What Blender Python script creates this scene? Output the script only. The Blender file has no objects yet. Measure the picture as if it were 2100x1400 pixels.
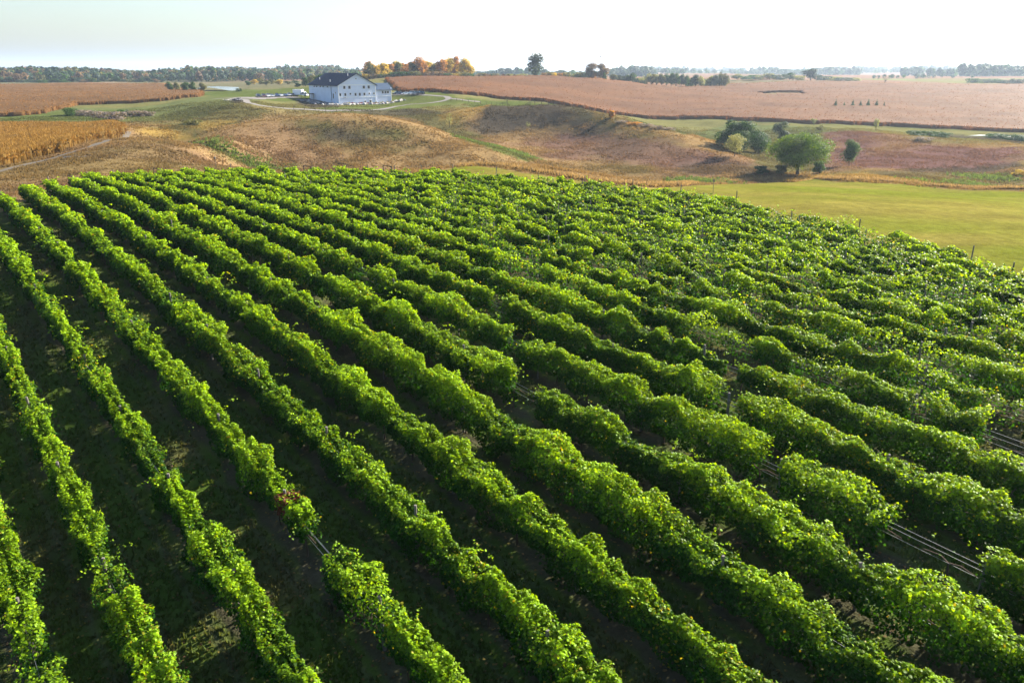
import bpy, math, random
import numpy as np
rad = math.radians
sc = bpy.context.scene

# ---------------------------------------------------------------- camera, sky, sun, exposure
CAMZ = 17.0
PITCH = math.atan((700 - 142) / 1633.0)
cam_d = bpy.data.cameras.new("camera")
cam = bpy.data.objects.new("camera", cam_d)
sc.collection.objects.link(cam)
cam.location = (0, 0, CAMZ)
cam.rotation_euler = (math.pi / 2 - PITCH, 0, 0)
cam_d.sensor_width = 36.0
cam_d.lens = 36.0 * 1633 / 2100
cam_d.clip_start = 0.5
cam_d.clip_end = 30000
sc.camera = cam

SUN_AZ = rad(56)      # to the right of the view direction (+Y)
SUN_EL = rad(28)
sun_dir = (math.sin(SUN_AZ) * math.cos(SUN_EL), math.cos(SUN_AZ) * math.cos(SUN_EL), math.sin(SUN_EL))
world = bpy.data.worlds.new("World")
sc.world = world
world.use_nodes = True
wn, wl = world.node_tree.nodes, world.node_tree.links
wn.clear()
wo = wn.new("ShaderNodeOutputWorld")
bg = wn.new("ShaderNodeBackground")
sky = wn.new("ShaderNodeTexSky")
sky.sky_type = 'NISHITA'
sky.sun_disc = False
sky.sun_elevation = SUN_EL
sky.sun_rotation = SUN_AZ
sky.air_density = 1.2
sky.dust_density = 1.6
sky.ozone_density = 3.7
bg.inputs[1].default_value = 0.062
wl.new(sky.outputs[0], bg.inputs[0])
wl.new(bg.outputs[0], wo.inputs[0])

sun_d = bpy.data.lights.new("sun", 'SUN')
sun_d.energy = 5.0
sun_d.angle = rad(0.5)
sun_d.color = (1.0, 0.93, 0.80)
sun = bpy.data.objects.new("sun", sun_d)
sc.collection.objects.link(sun)
from mathutils import Vector, Matrix
sun.rotation_euler = Vector(sun_dir).to_track_quat('Z', 'Y').to_euler()
sun.location = (60, 60, 80)

sc.view_settings.view_transform = 'Standard'
sc.view_settings.look = 'None'
sc.view_settings.exposure = 2.0
sc.view_settings.gamma = 1.0
sc.cycles.max_bounces = 6
sc.cycles.diffuse_bounces = 1
sc.cycles.glossy_bounces = 2
sc.cycles.transmission_bounces = 4
sc.cycles.transparent_max_bounces = 6
sc.cycles.volume_bounces = 0
sc.cycles.use_denoising = True
sc.cycles.sample_clamp_indirect = 4.0

# ---------------------------------------------------------------- small tools
rng = np.random.default_rng(7)
random.seed(7)
COL = sc.collection


def _hash(ix, iy, seed):
    h = (ix.astype(np.int64) * 374761393 + iy.astype(np.int64) * 668265263 + seed * 1274126177) & 0xFFFFFFFF
    h = ((h ^ (h >> 13)) * 1274126177) & 0xFFFFFFFF
    h = (h ^ (h >> 16)) & 0xFFFFFF
    return h / float(0xFFFFFF)


def vnoise(x, y=None, seed=0):
    x = np.asarray(x, float)
    y = np.zeros_like(x) if y is None else np.asarray(y, float)
    ix, iy = np.floor(x), np.floor(y)
    fx, fy = x - ix, y - iy
    fx, fy = fx * fx * (3 - 2 * fx), fy * fy * (3 - 2 * fy)
    ix, iy = ix.astype(np.int64), iy.astype(np.int64)
    a, b = _hash(ix, iy, seed), _hash(ix + 1, iy, seed)
    c, d = _hash(ix, iy + 1, seed), _hash(ix + 1, iy + 1, seed)
    return (a + (b - a) * fx) * (1 - fy) + (c + (d - c) * fx) * fy      # 0..1


def fbm(x, y, seed=0, oct=4):
    s, a, n = 0.0, 0.5, 0.0
    for o in range(oct):
        s = s + a * (vnoise(x * 2 ** o, y * 2 ** o, seed + 31 * o) - 0.5)
        n += a
        a *= 0.5
    return s / n                                                        # about -.5 .. .5


def np_mesh(name, verts, tris, color=None, smooth=False, quads=None):
    """a mesh from arrays; color: (n,3) per vertex, stored as attribute 'Col'"""
    me = bpy.data.meshes.new(name)
    verts = np.ascontiguousarray(verts, np.float32)
    parts, starts, tot = [], [], 0
    if tris is not None and len(tris):
        t = np.asarray(tris, np.int32)
        parts.append(t.ravel()); starts.append(tot + 3 * np.arange(len(t))); tot += 3 * len(t)
    if quads is not None and len(quads):
        q = np.asarray(quads, np.int32)
        parts.append(q.ravel()); starts.append(tot + 4 * np.arange(len(q))); tot += 4 * len(q)
    loops = np.concatenate(parts); st = np.concatenate(starts).astype(np.int32)
    me.vertices.add(len(verts)); me.vertices.foreach_set('co', verts.ravel())
    me.loops.add(len(loops)); me.loops.foreach_set('vertex_index', loops)
    me.polygons.add(len(st)); me.polygons.foreach_set('loop_start', st)
    me.update(calc_edges=True)
    if smooth:
        me.polygons.foreach_set('use_smooth', np.ones(len(st), bool))
    if color is not None:
        a = me.attributes.new('Col', 'FLOAT_COLOR', 'POINT')
        c = np.ones((len(verts), 4), np.float32); c[:, :3] = color
        a.data.foreach_set('color', c.ravel())
    return me


def link(name, me, mat=None, parent=None, loc=None, rz=0.0):
    o = bpy.data.objects.new(name, me)
    COL.objects.link(o)
    if mat is not None and me is not None and not me.materials:
        me.materials.append(mat)
    if parent is not None:
        o.parent = parent
    if loc is not None:
        o.location = loc
    if rz:
        o.rotation_euler = (0, 0, rz)
    return o


def tag(o, label=None, cat=None, group=None, kind=None):
    if label: o['label'] = label
    if cat: o['category'] = cat
    if group: o['group'] = group
    if kind: o['kind'] = kind
    return o


def copy_tree(o, parent=None):
    c = o.copy(); COL.objects.link(c)
    if parent is not None: c.parent = parent
    for ch in list(o.children): copy_tree(ch, c)
    return c


class MB:
    """collects shapes for ONE mesh"""
    def __init__(s): s.v, s.f = [], []
    def add(s, vs, fs):
        b = len(s.v); s.v += [tuple(v) for v in vs]; s.f += [tuple(i + b for i in f) for f in fs]; return s
    def box(s, c, d, rz=0.0):
        cx, cy, cz = c; hx, hy, hz = d[0] / 2, d[1] / 2, d[2] / 2; ca, sa = math.cos(rz), math.sin(rz)
        vs = []
        for z in (-hz, hz):
            for x, y in ((-hx, -hy), (hx, -hy), (hx, hy), (-hx, hy)):
                vs.append((cx + x * ca - y * sa, cy + x * sa + y * ca, cz + z))
        return s.add(vs, [(3, 2, 1, 0), (4, 5, 6, 7), (0, 1, 5, 4), (1, 2, 6, 5), (2, 3, 7, 6), (3, 0, 4, 7)])
    def tube(s, pts, rs, n=6, cap=True):
        pts = [Vector(p) for p in pts]; rings = []
        for i, p in enumerate(pts):
            d = (pts[min(i + 1, len(pts) - 1)] - pts[max(i - 1, 0)]).normalized()
            a = d.orthogonal().normalized() if i == 0 else (a - d * a.dot(d)).normalized()
            b = d.cross(a)
            rings.append([p + (a * math.cos(2 * math.pi * k / n) + b * math.sin(2 * math.pi * k / n)) * rs[i] for k in range(n)])
        vs = [v for r in rings for v in r]; fs = []
        for i in range(len(pts) - 1):
            for k in range(n):
                fs.append((i * n + k, i * n + (k + 1) % n, (i + 1) * n + (k + 1) % n, (i + 1) * n + k))
        if cap:
            fs.append(tuple(range(n - 1, -1, -1))); fs.append(tuple((len(pts) - 1) * n + k for k in range(n)))
        return s.add(vs, fs)
    def mesh(s, name, smooth=False):
        me = bpy.data.meshes.new(name); me.from_pydata(s.v, [], s.f); me.update()
        if smooth:
            me.polygons.foreach_set('use_smooth', np.ones(len(me.polygons), bool))
        return me
    def build(s, name, mat, parent=None, smooth=False, loc=None):
        return link(name, s.mesh(name, smooth), mat, parent, loc)


# ---------------------------------------------------------------- materials
def new_mat(name):
    m = bpy.data.materials.new(name); m.use_nodes = True
    nt = m.node_tree; p = nt.nodes['Principled BSDF']
    return m, nt, p


def N(nt, t, **kw):
    n = nt.nodes.new(t)
    for k, v in kw.items():
        if hasattr(n, k) and not k.startswith('i_'): setattr(n, k, v)
    return n


def noise_factor(nt, scale, lo, hi, detail=3.0, rough=0.6, vec=None, stretch=None):
    tc = N(nt, 'ShaderNodeTexCoord'); out = tc.outputs['Object']
    if stretch:
        mp = N(nt, 'ShaderNodeMapping'); mp.inputs['Scale'].default_value = stretch
        nt.links.new(out, mp.inputs[0]); out = mp.outputs[0]
    no = N(nt, 'ShaderNodeTexNoise'); no.inputs['Scale'].default_value = scale
    no.inputs['Detail'].default_value = detail; no.inputs['Roughness'].default_value = rough
    nt.links.new(out, no.inputs['Vector'])
    mr = N(nt, 'ShaderNodeMapRange'); mr.inputs['From Min'].default_value = 0.3; mr.inputs['From Max'].default_value = 0.7
    mr.inputs['To Min'].default_value = lo; mr.inputs['To Max'].default_value = hi
    nt.links.new(no.outputs['Fac'], mr.inputs['Value'])
    return mr.outputs[0], no.outputs['Fac']


def mul(nt, col, fac):
    v = N(nt, 'ShaderNodeVectorMath'); v.operation = 'SCALE'
    nt.links.new(col, v.inputs[0]); nt.links.new(fac, v.inputs['Scale']); return v.outputs[0]


def plain(name, col, rough=0.7, spec=0.3, var=0.12, scale=2.0, metal=0.0, bump=0.0):
    m, nt, p = new_mat(name)
    rgb = N(nt, 'ShaderNodeRGB'); rgb.outputs[0].default_value = (*col, 1)
    f, raw = noise_factor(nt, scale, 1 - var, 1 + var)
    nt.links.new(mul(nt, rgb.outputs[0], f), p.inputs['Base Color'])
    p.inputs['Roughness'].default_value = rough; p.inputs['Specular IOR Level'].default_value = spec
    p.inputs['Metallic'].default_value = metal
    if bump:
        b = N(nt, 'ShaderNodeBump'); b.inputs['Strength'].default_value = bump; b.inputs['Distance'].default_value = 0.1
        nt.links.new(raw, b.inputs['Height']); nt.links.new(b.outputs[0], p.inputs['Normal'])
    return m


def leafy(name, transl=0.4, gain=(1.9, 1.75, 0.6), rough=0.5, spec=0.35, var=0.15, objrand=0.0):
    """leaf material: the colour of each leaf comes from the attribute 'Col'; light also passes through"""
    m, nt, p = new_mat(name)
    at = N(nt, 'ShaderNodeAttribute'); at.attribute_name = 'Col'
    f, _ = noise_factor(nt, 1.2, 1 - var, 1 + var, detail=2)
    c = mul(nt, at.outputs['Color'], f)
    if objrand:
        oi = N(nt, 'ShaderNodeObjectInfo')
        mr = N(nt, 'ShaderNodeMapRange'); mr.inputs['To Min'].default_value = 1 - objrand; mr.inputs['To Max'].default_value = 1 + objrand
        nt.links.new(oi.outputs['Random'], mr.inputs['Value']); c = mul(nt, c, mr.outputs[0])
    nt.links.new(c, p.inputs['Base Color'])
    p.inputs['Roughness'].default_value = rough; p.inputs['Specular IOR Level'].default_value = spec
    tr = N(nt, 'ShaderNodeBsdfTranslucent')
    vm = N(nt, 'ShaderNodeVectorMath'); vm.operation = 'MULTIPLY'; vm.inputs[1].default_value = gain
    nt.links.new(c, vm.inputs[0]); nt.links.new(vm.outputs[0], tr.inputs['Color'])
    mx = N(nt, 'ShaderNodeMixShader'); mx.inputs[0].default_value = transl
    nt.links.new(p.outputs[0], mx.inputs[1]); nt.links.new(tr.outputs[0], mx.inputs[2])
    nt.links.new(mx.outputs[0], nt.nodes['Material Output'].inputs['Surface'])
    return m


# ---------------------------------------------------------------- the land: a height for every x, y
CP, SP, F = math.cos(PITCH), math.sin(PITCH), 1633.0


def ray(px, py):
    x = (np.asarray(px, float) - 1050) / F; y = -(np.asarray(py, float) - 700) / F
    return np.stack([x, y * SP + CP, y * CP - SP], -1)


ROW_TH = rad(38); ROW_OFF = 0.5; ROW_S = 3.0
RN = np.array([math.cos(ROW_TH), math.sin(ROW_TH)])          # across the rows
RD = np.array([-math.sin(ROW_TH), math.cos(ROW_TH)])         # along the rows, away from the camera
VC = [-19.2907, 13.7549, -8.6125, 1.6192, 8.7518, -12.9963, 3.9107, -3.9846, 1.5303, 0.0725]
VE = [(i, j) for i in range(4) for j in range(4 - i)]
CAN = 1.95                                                   # canopy height over the ground


def vineyard_z(x, y):
    u, v = x / 50.0, y / 50.0
    return sum(c * u ** i * v ** j for c, (i, j) in zip(VC, VE)) - CAN


_ctrl = []                                                   # (x, y, z) relative to the camera
for yy in (12, 20, 30, 42, 55, 68, 82, 95, 106, 113):
    for xx in (-62, -50, -38, -27, -17, -8, 0, 8, 16, 25, 33, 40):
        k = (xx * RN[0] + yy * RN[1] - ROW_OFF) / 3
        if -3.5 < k < 24.6 and yy > abs(xx) * 0.9 - 2 and (xx * RD[0] + yy * RD[1]) < 121:
            _ctrl.append((xx, yy, float(vineyard_z(xx, yy))))
for xx, yy in ((-14, 3), (0, 2), (10, 2), (-22, 14), (22, 12), (34, 28)):
    _ctrl.append((xx, yy, {(-14, 3): -18.5, (0, 2): -17.3, (10, 2): -16.3, (-22, 14): -18.8, (22, 12): -15.8, (34, 28): -16.6}[(xx, yy)]))
# seen points of the land: picture column, picture row, distance ahead
_seen = [
 # left bank below the corn and its crest
 (0,392,112),(60,368,122),(150,350,131),(250,335,138),(340,325,150),(440,338,150),(0,345,140),(130,310,165),(260,268,225),
 (330,285,195),(420,315,168),(480,341,152),(0,252,285),(200,252,270),(0,300,195),(120,275,230),
 # green strip, left corn beyond
 (0,240,345),(100,235,360),(220,243,310),(300,238,330),(0,215,430),(200,215,430),(330,205,440),(0,172,900),(200,172,850),(360,190,560),(415,195,500),
 # gully behind the left bank
 (330,262,262),(400,262,240),(440,290,205),(470,318,178),(345,245,300),
 # first knoll: foot, face, crest, far side
 (560,342,206),(700,341,210),(850,338,214),(1000,334,222),(540,300,222),(700,295,232),(860,305,230),(980,322,222),
 (450,262,255),(560,247,252),(700,240,252),(790,246,252),(860,266,246),(930,290,238),(1020,316,228),(640,262,243),(760,266,244),
 (400,232,330),(480,216,340),
 # path and building shelf
 (520,205,385),(560,214,378),(640,222,365),(740,222,372),(800,220,385),(860,214,395),(930,205,405),(698,217,400),(772,215,408),(632,200,428),(590,196,440),(520,193,470),(806,213,412),
 (480,190,520),(430,188,620),(620,178,640),(860,190,440),(810,188,470),
 # hollow right of the first knoll, swale
 (870,245,330),(900,262,312),(960,285,284),(1040,306,260),(1095,328,238),
 # second knoll
 (945,235,330),(1000,219,340),(1100,216,342),(1180,219,335),(1250,238,312),(1330,256,296),(1400,274,280),(1500,316,250),(1555,342,232),
 (1000,262,314),(1100,262,312),(1200,275,298),(1100,300,278),(1250,315,262),(1400,330,246),(1200,340,238),(1350,355,222),(1480,355,224),
 # lawn behind the fence, front edge of the far corn
 (1000,208,415),(1120,211,420),(1190,222,430),(830,188,470),(1000,200,440),(1150,216,440),(1300,238,450),(1500,247,425),(1700,256,400),(1900,268,385),(2100,277,370),
 (1350,250,420),(1420,262,395),(1480,285,350),(1560,272,370),
 # crest of the far corn
 (800,160,640),(1000,159,680),(1100,158,720),(1200,163,700),(1300,171,690),(1350,179,700),(1500,178,760),(1700,168,920),(2100,172,950),(1000,180,520),(1300,205,540),(1700,210,560),(2100,215,560),(1500,200,600),
 # right-hand valley and hill
 (1600,300,310),(1560,330,260),(1635,362,222),(1700,352,235),(1690,270,350),(1800,266,345),(1880,275,345),(1800,300,290),(1800,345,232),(1900,300,290),(2000,300,290),(2100,300,290),(2000,285,330),(2100,290,330),(2000,360,222),(2100,385,205),(1900,372,205),(1740,345,235),
 # tan crest and mown lawn
 (930,343,133),(1040,350,128),(1150,362,126),(1230,374,122),(1200,352,140),(1050,338,148),(1350,375,140),(1480,378,152),(1700,374,160),(1750,360,172),(1900,384,158),(2100,396,150),(1600,372,168),(1900,372,168),(2100,388,158),
 (1500,400,118),(1700,415,105),(1800,440,95),(2000,440,98),(2100,420,118),(2100,480,84),(1900,400,130),(2000,500,79),
 # the plain
 (0,160,1300),(300,160,1300),(500,168,1000),(600,160,1300),(1600,160,1250),(1900,160,1300),(2100,160,1350),(1500,156,2000),(2000,153,2500),(1100,156,1500),(900,156,1600),(700,158,1600)]
for px, py, D in _seen:
    d = ray(px, py); q = d * (D / d[1]); _ctrl.append((q[0], q[1], q[2]))
_hidden = [  # hollows the photograph shows only by what hides them: picture column, distance, height under the camera
 (500,172,-23),(700,168,-23.5),(850,172,-24),(1000,176,-25),(1150,180,-26.5),(1300,182,-27.5),(1480,186,-28),(1700,196,-28),(1950,192,-28),(330,215,-20.8),(420,200,-20.8),
 (560,310,-19.5),(640,312,-19.8),(720,312,-20),(800,312,-20.2),(870,300,-21.5),(1000,372,-17.6),(1100,376,-17.8),(1180,372,-18.6),(1260,350,-22.5),(1340,335,-24.5),(1420,320,-25.5),(1520,290,-27)]
for px, D, z in _hidden:
    d = ray(px, 200); _ctrl.append((float(d[0] * D / d[1]), D, z))
for aa in (-34, -30, -24, -17, -10, -3, 4, 11, 18, 25, 31, 35):
    for D, z in ((1900, -12 if aa < -3 else -15), (2600, -8 if aa < -3 else -16), (4000, -14), (9000, -30)):
        _ctrl.append((math.tan(rad(aa)) * D, D, z))
for s in (-1, 1):
    for r_, z in ((150, -17 if s < 0 else -24), (400, -18 if s < 0 else -27), (1200, -17), (5000, -20)):
        _ctrl.append((s * r_ * math.sin(rad(58)), r_ * math.cos(rad(58)), z))
_ctrl = np.array(_ctrl)


def _warp(x, y):
    r = np.maximum(np.hypot(x, y), 4.0); a = np.arctan2(x, y)
    return np.stack([a * 2.2, np.log(r) * 1.6], -1)


_cw = _warp(_ctrl[:, 0], _ctrl[:, 1])


def _tps(d2): return 0.5 * d2 * np.log(d2 + 1e-12)


_A = _tps(((_cw[:, None] - _cw[None]) ** 2).sum(-1)) + np.eye(len(_cw)) * 2e-4
_P = np.c_[np.ones(len(_cw)), _cw]
_M = np.block([[_A, _P], [_P.T, np.zeros((3, 3))]])
_sol = np.linalg.solve(_M, np.r_[_ctrl[:, 2], 0, 0, 0])

# polar grid on which the land is stored
ANG = np.concatenate([np.arange(-180, -60, 6.0), np.arange(-60, -38, 1.0), np.arange(-38, 38, 0.17), np.arange(38, 60, 1.0), np.arange(60, 180.1, 6.0)])
ANG = np.radians(ANG); LR = np.linspace(math.log(4.0), math.log(12000.0), 640)
AG, LG = np.meshgrid(ANG, LR)
GX, GY = np.exp(LG) * np.sin(AG), np.exp(LG) * np.cos(AG)


def _rbf(x, y):
    out = np.empty(x.size); w = _warp(x.ravel(), y.ravel())
    for i in range(0, len(w), 20000):
        q = w[i:i + 20000]
        out[i:i + 20000] = _tps(((q[:, None] - _cw[None]) ** 2).sum(-1)) @ _sol[:-3] + _sol[-3] + q @ _sol[-2:]
    return out.reshape(x.shape)


_in = np.abs(ANG) < rad(75)
GZ = np.full(AG.shape, -18.0)
GZ[:, _in] = _rbf(GX[:, _in], GY[:, _in])
_bl = np.clip((rad(75) - np.abs(AG)) / rad(25), 0, 1); _bl = _bl * _bl * (3 - 2 * _bl)
GZ = -18.0 + (np.clip(GZ, -40, 5) + 18.0) * _bl
# small relief of the rough grass land
RR = np.exp(LG)


def point_in(poly, x, y):
    poly = np.asarray(poly); inside = np.zeros(x.shape, bool); j = len(poly) - 1
    for i in range(len(poly)):
        xi, yi = poly[i]; xj, yj = poly[j]
        c = ((yi > y) != (yj > y)) & (x < (xj - xi) * (y - yi) / (yj - yi + 1e-12) + xi)
        inside ^= c; j = i
    return inside


VINE_END = 0.0
def vine_mask(x, y, m=0.0):
    """inside the vineyard block, grown by m metres"""
    k = (x * RN[0] + y * RN[1] - ROW_OFF) / ROW_S
    t = x * RD[0] + y * RD[1]
    return (k > -6) & (k < 26.4 + m / 3) & (t < row_end(k) + m) & (t > row_start(k) - m)


_rk = np.array([-3, 0, 2.9, 3.6, 4.6, 5.7, 7, 9, 10.9, 13, 17, 20.6, 22.9, 25, 26])
_re = np.array([80, 90, 98.5, 104.8, 108.5, 108.7, 118.6, 118.5, 117.2, 115.2, 105.2, 96.7, 83.4, 71.3, 66.])


def row_start(k): return np.interp(k, [21, 22, 23.4, 24.7, 26], [-60, 10, 23, 36, 58])


def row_end(k): return np.interp(k, _rk, _re)


_rough = np.clip((RR - 130) / 50, 0, 1) * np.clip(900 / RR, 0, 1)
GZ = GZ + _rough * (fbm(GX / 26, GY / 26, 5, 4) * 2.2)
GZ = GZ + np.clip((RR - 1050) / 700, 0, 1) * fbm(GX / 480, GY / 700, 19, 3) * 16
GZ = GZ + np.clip((RR - 10) / 60, 0, 1) * fbm(GX / 6, GY / 6, 9, 3) * 0.15
GZ = GZ + CAMZ


def H(x, y):
    x = np.asarray(x, float); y = np.asarray(y, float)
    a = np.arctan2(x, y); l = np.log(np.maximum(np.hypot(x, y), 4.01))
    fi = (l - LR[0]) / (LR[1] - LR[0]); i = np.clip(fi.astype(int), 0, len(LR) - 2); fi = np.clip(fi - i, 0, 1)
    j = np.clip(np.searchsorted(ANG, a) - 1, 0, len(ANG) - 2); fj = (a - ANG[j]) / (ANG[j + 1] - ANG[j])
    return (GZ[i, j] * (1 - fi) + GZ[i + 1, j] * fi) * (1 - fj) + (GZ[i, j + 1] * (1 - fi) + GZ[i + 1, j + 1] * fi) * fj


def at(px, py, dmin=30.0):
    """the point of the land seen at a picture position (beyond dmin metres)"""
    d = ray(px, py); t = np.exp(np.linspace(math.log(dmin), math.log(9000), 6000)) / d[1]
    P = d[None] * t[:, None]; g = P[:, 2] + CAMZ - H(P[:, 0], P[:, 1])
    i = int(np.argmax(g < 0)) if (g < 0).any() else int(np.argmin(g))
    return Vector((P[i, 0], P[i, 1], float(H(P[i, 0], P[i, 1]))))


def poly_at(pts, dmin=30.0): return [tuple(at(px, py, dmin)[:2]) for px, py in pts]
# ---------------------------------------------------------------- ground sheet and its cover, region by region
TAN, GOLD, OLIVE, RED = (.190, .124, .055), (.25, .165, .040), (.062, .064, .022), (.115, .062, .055)
LAWN, GREEN, MEADOW, CORNG = (.122, .132, .016), (.070, .090, .020), (.095, .108, .040), (.21, .125, .08)
DULL, SOIL, GRAVEL, VGRASS = (.055, .045, .033), (.055, .044, .034), (.42, .37, .32), (.058, .092, .016)
REG = [  # colour, outline on the land given by what is seen there, strength, edge softness in metres
 (OLIVE, [(60,262),(0,345),(0,420),(300,360),(500,350),(420,320),(300,290),(180,300),(90,330)], .28, 10),
 (MEADOW, [(0,228),(120,222),(320,216),(440,196),(520,192),(560,200),(470,215),(330,250),(150,253),(0,250)], .9, 4),
 (GREEN, [(0,240),(60,232),(140,228),(330,222),(310,236),(240,246),(100,252),(0,249)], .7, 3),
 (GOLD, [(270,262),(330,262),(420,282),(395,292),(340,280),(285,275)], .7, 3),
 (OLIVE, [(330,236),(420,215),(560,232),(500,250),(430,262),(420,282),(380,276),(330,262)], .75, 5),
 (GOLD, [(400,250),(470,246),(440,262),(395,268)], .5, 4),
 (GREEN, [(420,280),(445,288),(480,312),(520,330),(600,338),(500,340),(440,318),(425,298)], .75, 4),
 (OLIVE, [(560,246),(640,252),(760,262),(850,268),(810,290),(740,292),(640,282),(600,262)], .8, 7),
 (DULL, [(620,262),(720,258),(790,276),(720,300),(640,286)], .8, 7),  # darker growth, with shade of the first knoll's face painted in
 (OLIVE, [(700,300),(870,292),(820,315),(720,312)], .5, 6),
 (RED, [(520,250),(600,255),(640,290),(700,320),(560,330),(480,318),(470,275)], .28, 8),
 (GREEN, [(940,283),(965,285),(1050,306),(1110,326),(1080,332),(1020,312),(960,292)], .9, 2.5),
 (OLIVE, [(800,222),(900,228),(950,238),(960,262),(990,282),(940,282),(860,252),(800,236)], .8, 5),
 (GOLD, [(900,238),(960,222),(1010,219),(960,240),(920,256)], .5, 4),
 (DULL, [(1000,220),(1180,218),(1230,240),(1200,262),(1130,255),(1060,272),(1000,278),(960,262)], .95, 6),  # darker growth plus painted shade on the second knoll's face
 (DULL, [(1130,272),(1250,262),(1260,275),(1180,290)], .85, 6),
 (OLIVE, [(1180,222),(1240,232),(1350,262),(1300,275),(1220,262)], .5, 8),
 (RED, [(1080,285),(1220,272),(1400,300),(1560,345),(1400,352),(1250,330),(1120,318)], .65, 10),
 (DULL, [(1380,335),(1500,330),(1600,352),(1560,360),(1380,360)], .6, 6),
 (GREEN, [(960,200),(1120,212),(1200,222),(1240,232),(1200,222),(1100,216),(1010,217),(950,208)], .9, 2),
 (GREEN, [(400,196),(470,184),(620,180),(700,185),(690,200),(620,210),(530,205),(470,198)], .9, 4),
 (GREEN, [(640,228),(820,226),(960,212),(940,196),(820,190),(800,200)], .75, 4),
 (DULL, [(700,222),(860,222),(900,232),(820,238),(700,228)], .7, 3),
 (DULL, [(600,206),(692,198),(700,220),(640,222)], .9, 2),
 (DULL, [(470,206),(515,204),(510,212),(480,213)], .9, 2),
 (MEADOW, [(1290,245),(1500,250),(1700,262),(1690,275),(1580,272),(1490,290),(1400,276),(1330,258)], .95, 3),
 (OLIVE, [(1340,262),(1420,268),(1460,285),(1400,278)], .6, 4),
 (OLIVE, [(1480,290),(1560,270),(1700,268),(1690,300),(1700,350),(1600,356),(1560,340),(1500,312)], .8, 5),
 (RED, [(1700,272),(1800,272),(1920,300),(2100,300),(2100,345),(1900,350),(1720,350),(1690,310)], .95, 8),
 (DULL, [(1840,268),(1880,272),(1920,280),(2100,296),(2100,290),(1960,276)], .8, 3),
 (GOLD, [(1820,268),(1900,300),(1840,320),(1790,300)], .25, 8),
 (DULL, [(1850,345),(2100,332),(2100,345),(1860,356)], .8, 3),
 (GREEN, [(1985,358),(2060,356),(2080,372),(2000,370)], .8, 3),
 (OLIVE, [(1640,366),(1720,350),(1850,352),(2100,350),(2100,392),(1950,384),(1850,372)], .6, 4),
 (GOLD, [(1560,372),(1700,356),(1780,352),(1860,368),(1960,384),(1760,374)], .5, 3),
]
LAWN_PX = [(925,345),(965,341),(1020,345),(1070,354),(1130,362),(1250,381),(1330,386),(1400,383),(1480,378),(1590,372.5),(1700,372),(1790,376),(1900,384),(2000,390),(2160,396),(2200,700),(2000,620),(1700,520),(1300,430),(1000,375)]


def srgb_mix(c, col, m): return c * (1 - m[..., None]) + np.array(col) * m[..., None]


def soft_in(poly, x, y, soft, seed=0, n=3):
    m = np.zeros(x.shape)
    bx = [p[0] for p in poly]; by = [p[1] for p in poly]
    sel = (x > min(bx) - soft * 2) & (x < max(bx) + soft * 2) & (y > min(by) - soft * 2) & (y < max(by) + soft * 2)
    if not sel.any(): return m
    xs, ys = x[sel], y[sel]; acc = np.zeros(xs.shape)
    for i in range(n):
        jx = fbm(xs / (soft * 1.3 + .5), ys / (soft * 1.3 + .5), seed + i * 7, 3) * soft * 3
        jy = fbm(xs / (soft * 1.3 + .5), ys / (soft * 1.3 + .5), seed + i * 7 + 3, 3) * soft * 3
        acc += point_in(poly, xs + jx, ys + jy)
    m[sel] = acc / n
    return m


lawn_poly = poly_at(LAWN_PX[:16], 90) + [(75, 50), (60, 40), (30, 60), (0, 90), (-20, 105)]
_fan = np.abs(AG) < rad(50)
gx, gy = GX[_fan], GY[_fan]
reg_polys = [(c, poly_at(p, 118), s, so) for c, p, s, so in REG]


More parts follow.
